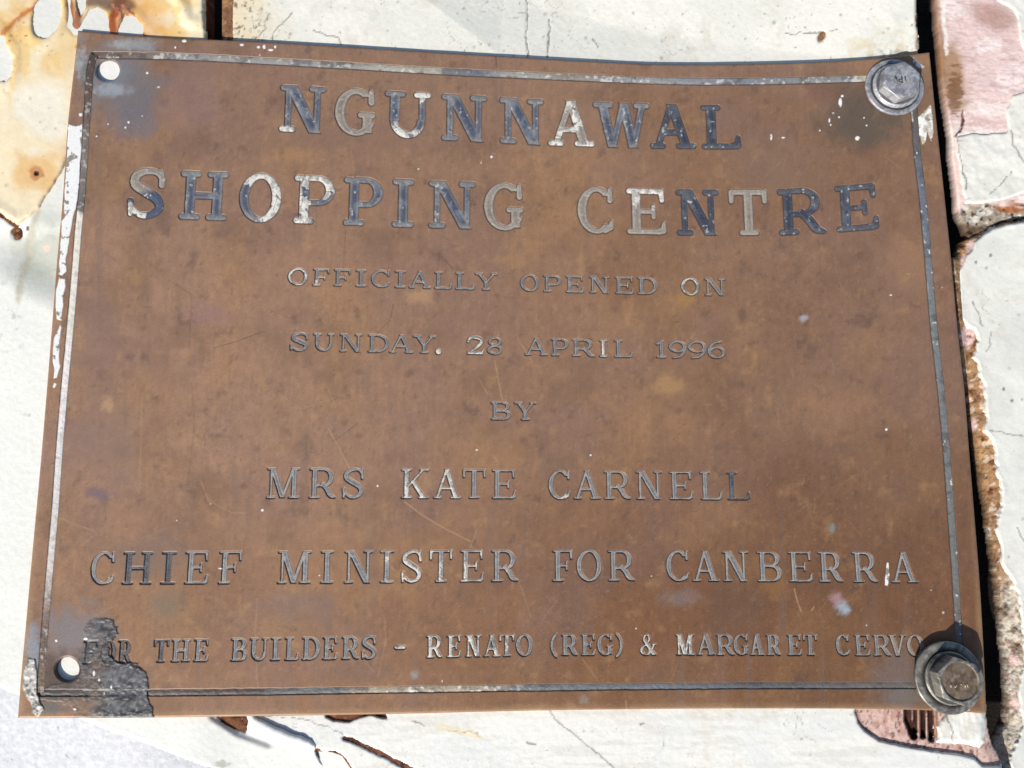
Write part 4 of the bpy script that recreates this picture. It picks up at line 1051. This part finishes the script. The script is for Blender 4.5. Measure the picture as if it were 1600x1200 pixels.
def c_bot(gx, gy, d):
    c = full(gx, (238, 236, 227))
    c = mixc(c, C(218, 216, 206), sst(.44, .64, fbm(gx * .5, gy * 3.2, 26, 941, 4)) * .55)
    c = mixc(c, C(230, 231, 227), sst(.5, .62, fbm(gx, gy, 70, 943, 3)) * .5)
    c = specks(c, gx, gy, 260, 5007, (150, 144, 136), 1.8, .5)
    for pts, w in [([(858, 1108), (866, 1122), (885, 1138), (900, 1150), (922, 1168), (945, 1188), (962, 1202)], .9), ([(645, 1127), (655, 1130), (663, 1136)], 1.0), ([(395, 1118), (470, 1122), (520, 1140), (560, 1160)], .35), ([(575, 1116), (602, 1123)], 1.0), ([(822, 1160), (836, 1163)], 2.0), ([(1000, 1131), (1006, 1131)], 1.4), ([(700, 1145), (735, 1142), (750, 1150)], .4)]:
        c = crack(c, gx, gy, pts, w, .75, (110, 100, 92))
    c = mixc(c, C(236, 206, 140), sst(3, 1, np.abs(poly_sd(gx, gy, [(680, 1136), (690, 1133), (735, 1143), (752, 1152), (720, 1146)]))) * .5)
    ic = mixc(full(gx, (226, 224, 214)), C(240, 238, 230), sst(.4, .6, fbm(gx, gy, 14, 947, 3)))
    ic = crack(ic, gx, gy, [(1476, 1112), (1482, 1128), (1488, 1146), (1490, 1158)], .8, .8, (110, 98, 84))
    c = mixc(c, ic, (gx > 1458) * (gy < 1172) * 1.0)
    c = grime(c, gx, gy, 6101)
    return mixc(c, C(222, 206, 186), sst(.6, -1.5, d) * .8)
sheet('paint_coat', (370, 1620, 1070, 1330), 1.9, Z_BOT, bot_coat, lambda x, y, d: bot_z(x, y, np.full(x.shape, 30.) if False else bot_shape(x, y)) + .0005 * sst(-.5, 2.5, d) + .0011 * ((x > 1460) & (y < 1172)) * sst(0, 8, d), c_bot, M_PAINT, b3, depth=.0016, slope=.0008)

# a lip of paint curling up along the split
cp = np.array(bez([(385, 1116), (392, 1132), (410, 1146), (432, 1157), (456, 1165), (480, 1170), (492, 1171)], 60))
tg = np.gradient(cp, axis=0); tg /= np.hypot(tg[:, 0], tg[:, 1])[:, None]
nrm = np.stack([tg[:, 1], -tg[:, 0]], -1)                       # towards the board
th = np.linspace(-.35, math.pi * .80, 14)
rad = 11 * np.sin(np.linspace(.25, math.pi - .2, 60)) ** .6 * (1 + .25 * (fbm(cp[:, 0], cp[:, 1], 12, 971, 3) - .5))
qx = cp[:, 0][:, None] + nrm[:, 0][:, None] * rad[:, None] * (1 - np.cos(th))[None]
qy = cp[:, 1][:, None] + nrm[:, 1][:, None] * rad[:, None] * (1 - np.cos(th))[None]
qz = hug(qx, qy) - .0012 + rad[:, None] * .00024 * np.sin(th)[None]
cc = mixc(np.ones(qx.shape + (3,)) * C(240, 239, 233), C(200, 196, 184), sst(2, 0, np.arange(14.))[None] * .9 * np.ones(qx.shape))
Fq = grid_faces(np.ones((59, 13), bool), np.arange(qx.size).reshape(qx.shape))
o = mesh_obj('paint_curl', at(qx, qy, qz).reshape(-1, 3), Fq, M_PAINT, b3, cc.reshape(-1, 3))
md = o.modifiers.new('thickness', 'SOLIDIFY'); md.thickness = .0004; md.offset = 0

# ---- upper right board
Z_UR = -.0095
def ur_shape(gx, gy):
    return poly_sd(gx, gy, [(1460, -420), (1462, -10), (1464, 40), (1468, 95), (1474, 150), (1480, 188), (1484, 208), (1486, 245), (1490, 275), (1494, 315), (1497, 335), (1505, 350), (1512, 372), (1540, 364), (1560, 350), (1600, 340), (1700, 320), (1960, 300), (1960, -420)]) + (fbm(gx, gy, 26, 1001, 3) - .5) * 5
def ur_z(gx, gy, d):
    ra = sst(312, 340, gy + (1560 - gx) * .02)
    z = (fbm(gx, gy, 70, 1011, 4) - .5) * .0016 - ra * (.002 + .004 * (fbm(gx, gy, 14, 1013, 4) - .3))
    z = z - np.clip(1 - d / 5, 0, 1) ** 2 * .0012 + (fbm(gx, gy, 9, 1015, 4) - .5) * .0005
    return z - .0020 * sst(3, .5, line_d(gx, gy, [(1504, 178), (1505, 192), (1500, 205)]))
b4 = thing('split_board', 'pinkish bare timber board at upper right with a brown stain and white paint remains', 'board', at(1560, 150, Z_UR))
def c_ur(gx, gy, d):
    n = fbm(gx * .6, gy * 1.3, 22, 1021, 4); f = fbm(gx * .5, gy * 1.8, 8, 1023, 4)
    c = full(gx, (228, 202, 196))
    c = mixc(c, C(240, 222, 216), sst(.45, .62, n))
    c = mixc(c, C(206, 172, 164), sst(.56, .70, f) * .6)
    c = mixc(c, C(176, 138, 126), sst(-.35, .5, ell(gx, gy, 1553, 28, 40, 24, 28) + (n - .5) * 1.1) * .75)
    c = mixc(c, C(166, 128, 94), sst(-.3, .5, ell(gx, gy, 1490, 110, 26, 62, -8) + (n - .5) * 1.3) * .9)
    c = mixc(c, C(120, 84, 52), sst(0, .4, ell(gx, gy, 1492, 140, 14, 40, 0) + (f - .5) * 1.4) * .8)
    c = mixc(c, C(150, 110, 76), sst(12, 3, d + (n - .5) * 8) * sst(230, 100, gy) * .8)
    c = mixc(c, C(244, 236, 226), sst(4, 1.5, line_d(gx + (f - .5) * 6, gy, [(1474, -10), (1476, 40), (1479, 84)])) * .8)
    r = sst(308, 326, gy + (f - .5) * 20)
    rc = mixc(full(gx, (150, 138, 122)), C(196, 190, 180), sst(.45, .62, fbm(gx, gy, 9, 1031, 4)))
    rc = mixc(rc, C(150, 92, 52), sst(0, .3, ell(gx, gy, 1580, 322, 26, 16) + (n - .5)) * .95)
    rc = mixc(rc, C(110, 82, 58), sst(346, 358, gy + (f - .5) * 20) * .9)
    rc = mixc(rc, C(44, 30, 24), sst(.6, .7, fbm(gx, gy, 7, 1035, 3)) * .9)
    c = mixc(c, rc, r)
    c = mixc(c, C(236, 208, 200), sst(1506, 1498, gx) * sst(225, 250, gy) * sst(345, 325, gy) * .8)
    c = crack(c, gx, gy, [(1504, 174), (1505, 190), (1500, 206), (1492, 214)], 1.2, .95, (60, 34, 28))
    return mixc(c, C(30, 18, 14), sst(.5, -1.5, d) * .95)  # side wall coloured near black to deepen the shade of the gap
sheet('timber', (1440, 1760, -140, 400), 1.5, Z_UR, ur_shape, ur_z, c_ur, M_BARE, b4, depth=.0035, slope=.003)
def ur_coat(gx, gy):
    n = fbm(gx, gy, 12, 1041, 4) - .5
    a = poly_sd(gx, gy, [(1493, 216), (1500, 212), (1516, 208), (1545, 210), (1572, 206), (1576, 196), (1572, 170), (1582, 148), (1612, 140), (1960, 140), (1960, 290), (1610, 296), (1586, 306), (1560, 314), (1530, 318), (1508, 318), (1504, 300), (1498, 262)]) + n * 6
    b = poly_sd(gx, gy, [(1540, -420), (1556, 2), (1584, 14), (1590, 30), (1594, 60), (1612, 130), (1960, 150), (1960, -420)]) + n * 7
    return np.maximum(a, b)
def c_urp(gx, gy, d):
    c = full(gx, (236, 234, 224))
    c = mixc(c, C(224, 222, 212), sst(.45, .6, fbm(gx, gy, 60, 1051, 3)) * .7)
    c = specks(c, gx, gy, 260, 5009, (130, 124, 114), 2.4, .6)
    for pts, w in [([(1580, 205), (1584, 226), (1594, 244), (1604, 256)], 1.2), ([(1582, 268), (1565, 286), (1548, 304)], .5), ([(1505, 268), (1510, 280), (1509, 296)], 1.2), ([(1495, 218), (1498, 240), (1503, 265), (1507, 278)], .6)]:
        c = crack(c, gx, gy, pts, w, .75, (104, 98, 92))
    c = grime(c, gx, gy, 6201)
    return mixc(c, C(228, 205, 190), sst(1.5, -1.5, d) * .8)
sheet('paint_coat', (1480, 1800, -180, 340), 2, Z_UR, ur_coat, coat_z(ur_z, .0009), c_urp, M_PAINT, b4, depth=.0018, slope=.0009)

# ---- lower right board
Z_LR = -.0095
def lr_shape(gx, gy):
    return poly_sd(gx, gy, [(1486, 404), (1496, 402), (1498, 388), (1506, 376), (1524, 368), (1545, 358), (1570, 348), (1620, 340), (1960, 310), (1960, 1420), (1640, 1420), (1592, 1260), (1566, 1206), (1552, 1186), (1544, 1170), (1560, 1150), (1569, 1130), (1574, 1100), (1571, 1040), (1565, 980), (1557, 900), (1548, 840), (1536, 760), (1524, 690), (1510, 620), (1500, 560), (1494, 480)]) + (fbm(gx, gy, 10, 1101, 4) - .5) * 4
LRC = [(1960, 300), (1640, 336), (1600, 346), (1575, 350), (1552, 356), (1532, 370), (1522, 378), (1520, 390), (1510, 398), (1503, 414), (1497, 424), (1499, 470), (1501, 498), (1510, 505), (1524, 522), (1527, 540), (1520, 558), (1530, 578), (1538, 606), (1540, 640), (1540, 672), (1552, 696), (1556, 716), (1556, 738), (1564, 760), (1566, 784), (1562, 806), (1556, 826), (1562, 846), (1566, 880), (1577, 900), (1590, 930), (1596, 985), (1600, 1040), (1590, 1080), (1600, 1130), (1586, 1164), (1576, 1190), (1590, 1230), (1660, 1420), (1960, 1420)]
def lr_coat(gx, gy):
    n = fbm(gx, gy, 9, 1111, 4) - .5
    return poly_sd(gx, gy, LRC) + n * 6 * sst(380, 520, gy) + n * 2
def lr_z(gx, gy, d):
    q = poly_sd(gx, gy, LRC)
    z = (fbm(gx, gy, 80, 1121, 4) - .5) * .0012
    z = z - np.clip(-q, 0, 40) / 40 * .0042 + sst(4, -6, q) * .0026 * (fbm(gx, gy, 15, 1123, 4, .6) - .55) * sst(-.0, 14, -q + 8)
    z = z + .0055 * sst(392, 404, gy) * sst(640, 520, gy) * sst(14, -2, gx - np.interp(gy, [400, 480, 560, 620], [1488, 1494, 1500, 1508]))
    return z - np.clip(1 - d / 8, 0, 1) ** 2 * .0015
b5 = thing('broken_board', 'white painted board at lower right with a crumbling brown broken edge', 'board', at(1580, 800, Z_LR))
def c_lr(gx, gy, d):
    n = fbm(gx, gy, 12, 1131, 4, .6); f = fbm(gx, gy, 7, 1133, 4); g2 = fbm(gx * 1.5, gy * .4, 20, 1135, 4)
    c = full(gx, (160, 124, 90))
    c = mixc(c, C(186, 146, 100), sst(.45, .65, g2) * sst(860, 560, gy) * .8)
    c = mixc(c, C(120, 78, 48), sst(.54, .66, n) * .9)
    c = mixc(c, C(150, 122, 96), sst(800, 900, gy) * .8)
    c = mixc(c, C(224, 206, 186), sst(.58, .68, f) * .7)
    rub = mixc(full(gx, (200, 190, 174)), C(148, 136, 118), sst(.46, .6, n)); rub = mixc(rub, C(112, 94, 78), sst(.62, .74, f) * .8)
    rub = mixc(rub, C(190, 150, 134), sst(.60, .74, fbm(gx, gy, 16, 1137, 3)) * .5)
    c = mixc(c, rub, sst(890, 930, gy + (gx - 1570) * 1.5) * sst(1558, 1568, gx + (gy > 1060) * 30))
    for (cx, cy, rx, ry) in [(1518, 388, 10, 14), (1507, 408, 8, 14), (1513, 522, 13, 24), (1541, 605, 8, 10), (1521, 664, 6, 12), (1590, 1100, 12, 10), (1584, 1030, 8, 14)]:
        c = mixc(c, C(218, 184, 178), sst(0, .3, ell(gx, gy, cx, cy, rx, ry) + (f - .5) * .5) * .95)
    c = mixc(c, C(74, 48, 32), sst(.68, .78, n) * .8)
    return mixc(c, C(30, 18, 14), sst(.5, -1.5, d) * .95)  # broken side blackened in colour, standing for shade in the gap
sheet('timber', (1450, 1800, 300, 1340), 2, Z_LR, lr_shape, lr_z, c_lr, M_WOOD, b5, depth=.0035, slope=.003)
def c_lrp(gx, gy, d):
    c = full(gx, (231, 230, 221))
    c = mixc(c, C(221, 220, 211), sst(.45, .6, fbm(gx, gy, 90, 1141, 3)) * .7)
    c = specks(c, gx, gy, 420, 5011, (140, 136, 128), 2.2, .6)
    for pts, w in [([(1519, 470), (1528, 490), (1534, 508)], .7), ([(1549, 512), (1547, 535), (1542, 550)], .5), ([(1546, 672), (1570, 676), (1600, 682)], .4), ([(1590, 824), (1598, 840), (1606, 850)], .8), ([(1566, 930), (1572, 950), (1590, 960)], .5)]:
        c = crack(c, gx, gy, pts, w, .75, (104, 100, 96))
    for cx, cy, r in [(1548, 399, 3), (1525, 410, 2.5), (1568, 608, 3), (1581, 626, 3)]:
        c = mixc(c, C(110, 104, 98), sst(0, .4, ell(gx, gy, cx, cy, r, r * 1.2)) * .8)
    c = mixc(c, C(246, 244, 238), sst(5, 2, d) * .3)
    c = grime(c, gx, gy, 6301)
    return mixc(c, C(230, 216, 198), sst(1.0, -1.5, d) * .8)
sheet('paint_coat', (1480, 1800, 300, 1340), 1.9, Z_LR, lr_coat, lambda x, y, d: (fbm(x, y, 80, 1121, 4) - .5) * .0012 + .0012 * sst(-.5, 3, d) + .0006 * sst(10, 2, d) * (fbm(x, y, 20, 1145, 3) - .3), c_lrp, M_PAINT, b5, depth=.0030, slope=.0010)

# ---- dark sheet added well below to keep the gaps black
def plain_grid(x0, x1, y0, y1, step, z):
    gx, gy = np.meshgrid(np.arange(x0, x1 + step, step, dtype=float), np.arange(y0, y1 + step, step, dtype=float))
    return gx, gy, at(gx, gy, z)
b6 = thing('gap_backing', 'dark sheet added under the boards to keep the gaps between them black', 'timber', at(1000, 500, -.046))
sheet('dark_sheet', (230, 1900, -300, 1290), 12, -.046, lambda x, y: poly_sd(x, y, [(260, -280), (1880, -280), (1880, 1270), (900, 1270), (600, 1000), (260, 900)]), lambda x, y, d: (fbm(x, y, 40, 1201, 3) - .5) * .002, lambda x, y, d: mixc(full(x, (30, 20, 15)), C(18, 12, 9), sst(.4, .6, fbm(x * 2, y * .4, 30, 1203, 3))), M_WOOD, b6, depth=.012, slope=.001)

# ---- concrete ground
ZG = -.060
g = np.linspace(-1.5, 1.5, 121); gxx, gyy = np.meshgrid(g, -g)
qx = gxx * 1000; qy = gyy * 1000
cg = mixc(full(gxx, (230, 231, 234)), C(214, 216, 220), sst(.4, .65, fbm(qx, qy, 60, 1301, 4)))
P = np.stack([gxx, gyy, np.full(gxx.shape, ZG)], -1)
o = mesh_obj('ground', P.reshape(-1, 3), grid_faces(np.ones((120, 120), bool), np.arange(gxx.size).reshape(gxx.shape)), M_CONC, None, cg.reshape(-1, 3))
o['kind'] = 'structure'; o['label'] = 'pale grey speckled concrete'

# ------------------------------------------------------------------ bolts
def lathe(prof, n=72, wob=0, seed=0):
    prof = np.array(prof, float); a = np.linspace(0, 2 * math.pi, n, endpoint=False)
    r = prof[:, 0][:, None] * (1 + wob * np.sin(a * 3 + seed)[None] * .5)
    V = np.stack([r * np.cos(a), r * np.sin(a), np.broadcast_to(prof[:, 1][:, None], r.shape)], -1).reshape(-1, 3)
    m = len(prof); F = []
    for i in range(m - 1):
        for j in range(n):
            F.append((i * n + j, i * n + (j + 1) % n, (i + 1) * n + (j + 1) % n, (i + 1) * n + j))
    return V, np.array(F)

def hexhead(R, H, rot, chamf, n=96, dish=0.0, lip=.9):
    """hexagonal head with a turned chamfer, as rings from foot to crown"""
    a = np.linspace(0, 2 * math.pi, n, endpoint=False) + rot
    ap = R * math.cos(math.pi / 6)
    hx = ap / np.cos((a - rot) % (math.pi / 3) - math.pi / 6)
    hx = np.minimum(hx, R * .985)
    rows = []
    top = H - np.clip((hx - ap * .96) * chamf, 0, H * .5)
    for rr, z in [(hx, np.zeros(n)), (hx, top * .5), (hx, top - .0002), (hx * .985, top)]:
        rows.append((rr, z))
    for k in (.97, lip + .02, lip):
        rows.append((np.minimum(hx * .985, ap * k), np.full(n, H)))
    for k, dz in [(lip - .04, dish)] + [(lip * q, dish * .95) for q in (.88, .8, .72, .64, .56, .48, .4, .32, .24, .16, .08, .01)]:
        rows.append((np.full(n, ap * k), np.full(n, H - dz)))
    V = np.concatenate([np.stack([r * np.cos(a), r * np.sin(a), z], -1) for r, z in rows])
    F = [(i * n + j, i * n + (j + 1) % n, (i + 1) * n + (j + 1) % n, (i + 1) * n + j) for i in range(len(rows) - 1) for j in range(n)]
    return V, np.array(F)

def metal_col(V, a, b, c, s):
    x = V[:, 0] * 3000 + 500; y = V[:, 1] * 3000 + 500 + V[:, 2] * 1500
    q = np.ones((len(V), 3)) * C(*a)
    q = mixc(q, C(*b), sst(.42, .6, fbm(x, y, 9, s, 4)))
    return mixc(q, C(*c), sst(.58, .7, fbm(x, y, 5, s + 5, 3)) * .7)

def place(V, base, tilt):
    tx, ty = tilt
    ax = np.array([[1, 0, tx], [0, 1, ty], [-tx, -ty, 1]])
    return V @ ax.T + base

def bolt(px, py, h, label, R_w, R_f, R_h, H, rot, cols, mat, tilt, dish, headcol=None, flange_h=.0016, marks=()):
    base = on_plaque(np.array(px, float), np.array(py, float), h)
    t = thing('hex_bolt', label, 'bolt', base)
    base = np.array(base)
    w = .0018
    V, F = lathe([(.0058, -.0001), (R_w * .985, 0), (R_w, .0004), (R_w, w - .0006), (R_w * .985, w - .0001), (R_w * .95, w), (R_w * .86, w + .0001), (R_f * 1.04, w), (R_f * .99, w - .0005), (R_f * .9, w - .0005), (.0058, w)], 80, .004)
    rr = np.hypot(V[:, 0], V[:, 1])
    wc_ = mixc(metal_col(V, *cols, 1401), C(58, 56, 58), sst(R_f * 1.10, R_f * 1.02, rr) * .85)  # crevice shade painted as a dark ring round the flange
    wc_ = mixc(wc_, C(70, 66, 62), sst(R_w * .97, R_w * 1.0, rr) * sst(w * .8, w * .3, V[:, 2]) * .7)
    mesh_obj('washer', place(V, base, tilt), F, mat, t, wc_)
    V, F = lathe([(R_f * .965, w - .0003), (R_f * .97, w + .0003), (R_f * .985, w + .0006), (R_f * .985, w + .0009), (R_f * .95, w + .0011), (R_f * .9, w + .00125), (R_h * 1.06, w + flange_h - .0001), (R_h * 1.0, w + flange_h), (R_h * .6, w + flange_h + .0002)], 80)
    fr = np.hypot(V[:, 0], V[:, 1])
    mesh_obj('flange', place(V, base, tilt), F, mat, t, mixc(metal_col(V, *cols, 1411), C(52, 50, 52), np.maximum(sst(R_h * 1.06, R_h, fr), sst(R_f * .985, R_f, fr)) * .75))  # flange rim and foot of the head darkened with painted crevice shade
    V, F = hexhead(R_h, H, rot, .32, dish=dish, lip=.90 if dish else .95)
    V[:, 2] += w + flange_h - .0003
    hc = metal_col(V, *cols, 1421)
    if headcol is not None:
        rr = np.hypot(V[:, 0], V[:, 1]); inn = (rr < R_h * .866 * .89) & (V[:, 2] > w + H * .7)
        hc = np.where(inn[:, None], metal_col(V, *headcol, 1431), hc)
    Vh = place(V, base, tilt)
    hd = mesh_obj('hex_head', Vh, F, mat, t, hc)
    md = hd.modifiers.new('crisp', 'EDGE_SPLIT'); md.split_angle = math.radians(22)
    zt = w + flange_h - .0003 + H - dish
    for pts, wd in marks:
        # raised maker's strokes on the crown
        pts = np.array(pts) * 1e-3
        vs, fs = [], []
        for (ax, ay), (bx, by) in zip(pts[:-1], pts[1:]):
            dx, dy = bx - ax, by - ay; l = math.hypot(dx, dy); nx, ny = -dy / l * wd * .5e-3, dx / l * wd * .5e-3
            ex, ey = dx / l * wd * .4e-3, dy / l * wd * .4e-3
            q = [(ax + nx - ex, ay + ny - ey), (ax - nx - ex, ay - ny - ey), (bx - nx + ex, by - ny + ey), (bx + nx + ex, by + ny + ey)]
            k = len(vs)
            vs += [(x, y, zt - .0001) for x, y in q] + [(x * .98, y * .98, zt + .00025) for x, y in q]
            fs += [(k + 4, k + 5, k + 6, k + 7)] + [(k + i, k + (i + 1) % 4, k + 4 + (i + 1) % 4, k + 4 + i) for i in range(4)]
        vs = np.array(vs)
        mk = mesh_obj('head_mark', place(vs, base, tilt), np.array(fs), mat, hd, metal_col(vs, *(cols if headcol is None else headcol), 1441) * (.38 if headcol is None else 1.5), smooth=False)
    V, F = lathe([(.0056, -.03), (.0056, .001)], 24)
    mesh_obj('shank', place(V, base, (0, 0)), F, mat, t, metal_col(V, *cols, 1451))
    return t

bolt(1396, 138, .0003, 'light grey galvanised hex bolt and washer at the upper right corner of the plaque', .0150, .0120, .0102, .0054, math.radians(20),
     ((178, 178, 181), (146, 146, 151), (204, 204, 206)), M_ZINC, (.02, -.01), 0.0,
     marks=[([(-3.3, 1.6), (-3.0, -1.2)], .7), ([(-3.9, .2), (-2.6, .5)], .5), ([(-.2, 1.5), (-.1, -1.6), (-1.7, -1.6), (-1.8, -.2), (-.4, 0)], .6), ([(1.5, 1.4), (1.7, -1.6)], .6)])
bolt(1480, 1058, .0020, 'tarnished brownish hex bolt standing proud at the lower right corner of the plaque', .0159, .0118, .0108, .0066, math.radians(40),
     ((150, 146, 136), (112, 108, 100), (182, 178, 170)), M_DULL, (.05, .02), .0007, headcol=((140, 122, 102), (112, 94, 76), (166, 146, 120)),
     marks=[([(-4.2, -1.2), (-4.0, -2.3)], .6), ([(-2.4, -2.2), (-1.6, -2.2), (-1.6, -1.2)], .5), ([(.5, -1.0), (.7, -1.4)], .5), ([(2.4, -1.2), (2.4, -2.4)], .6), ([(3.4, -1.0), (3.7, -2.4)], .7)])
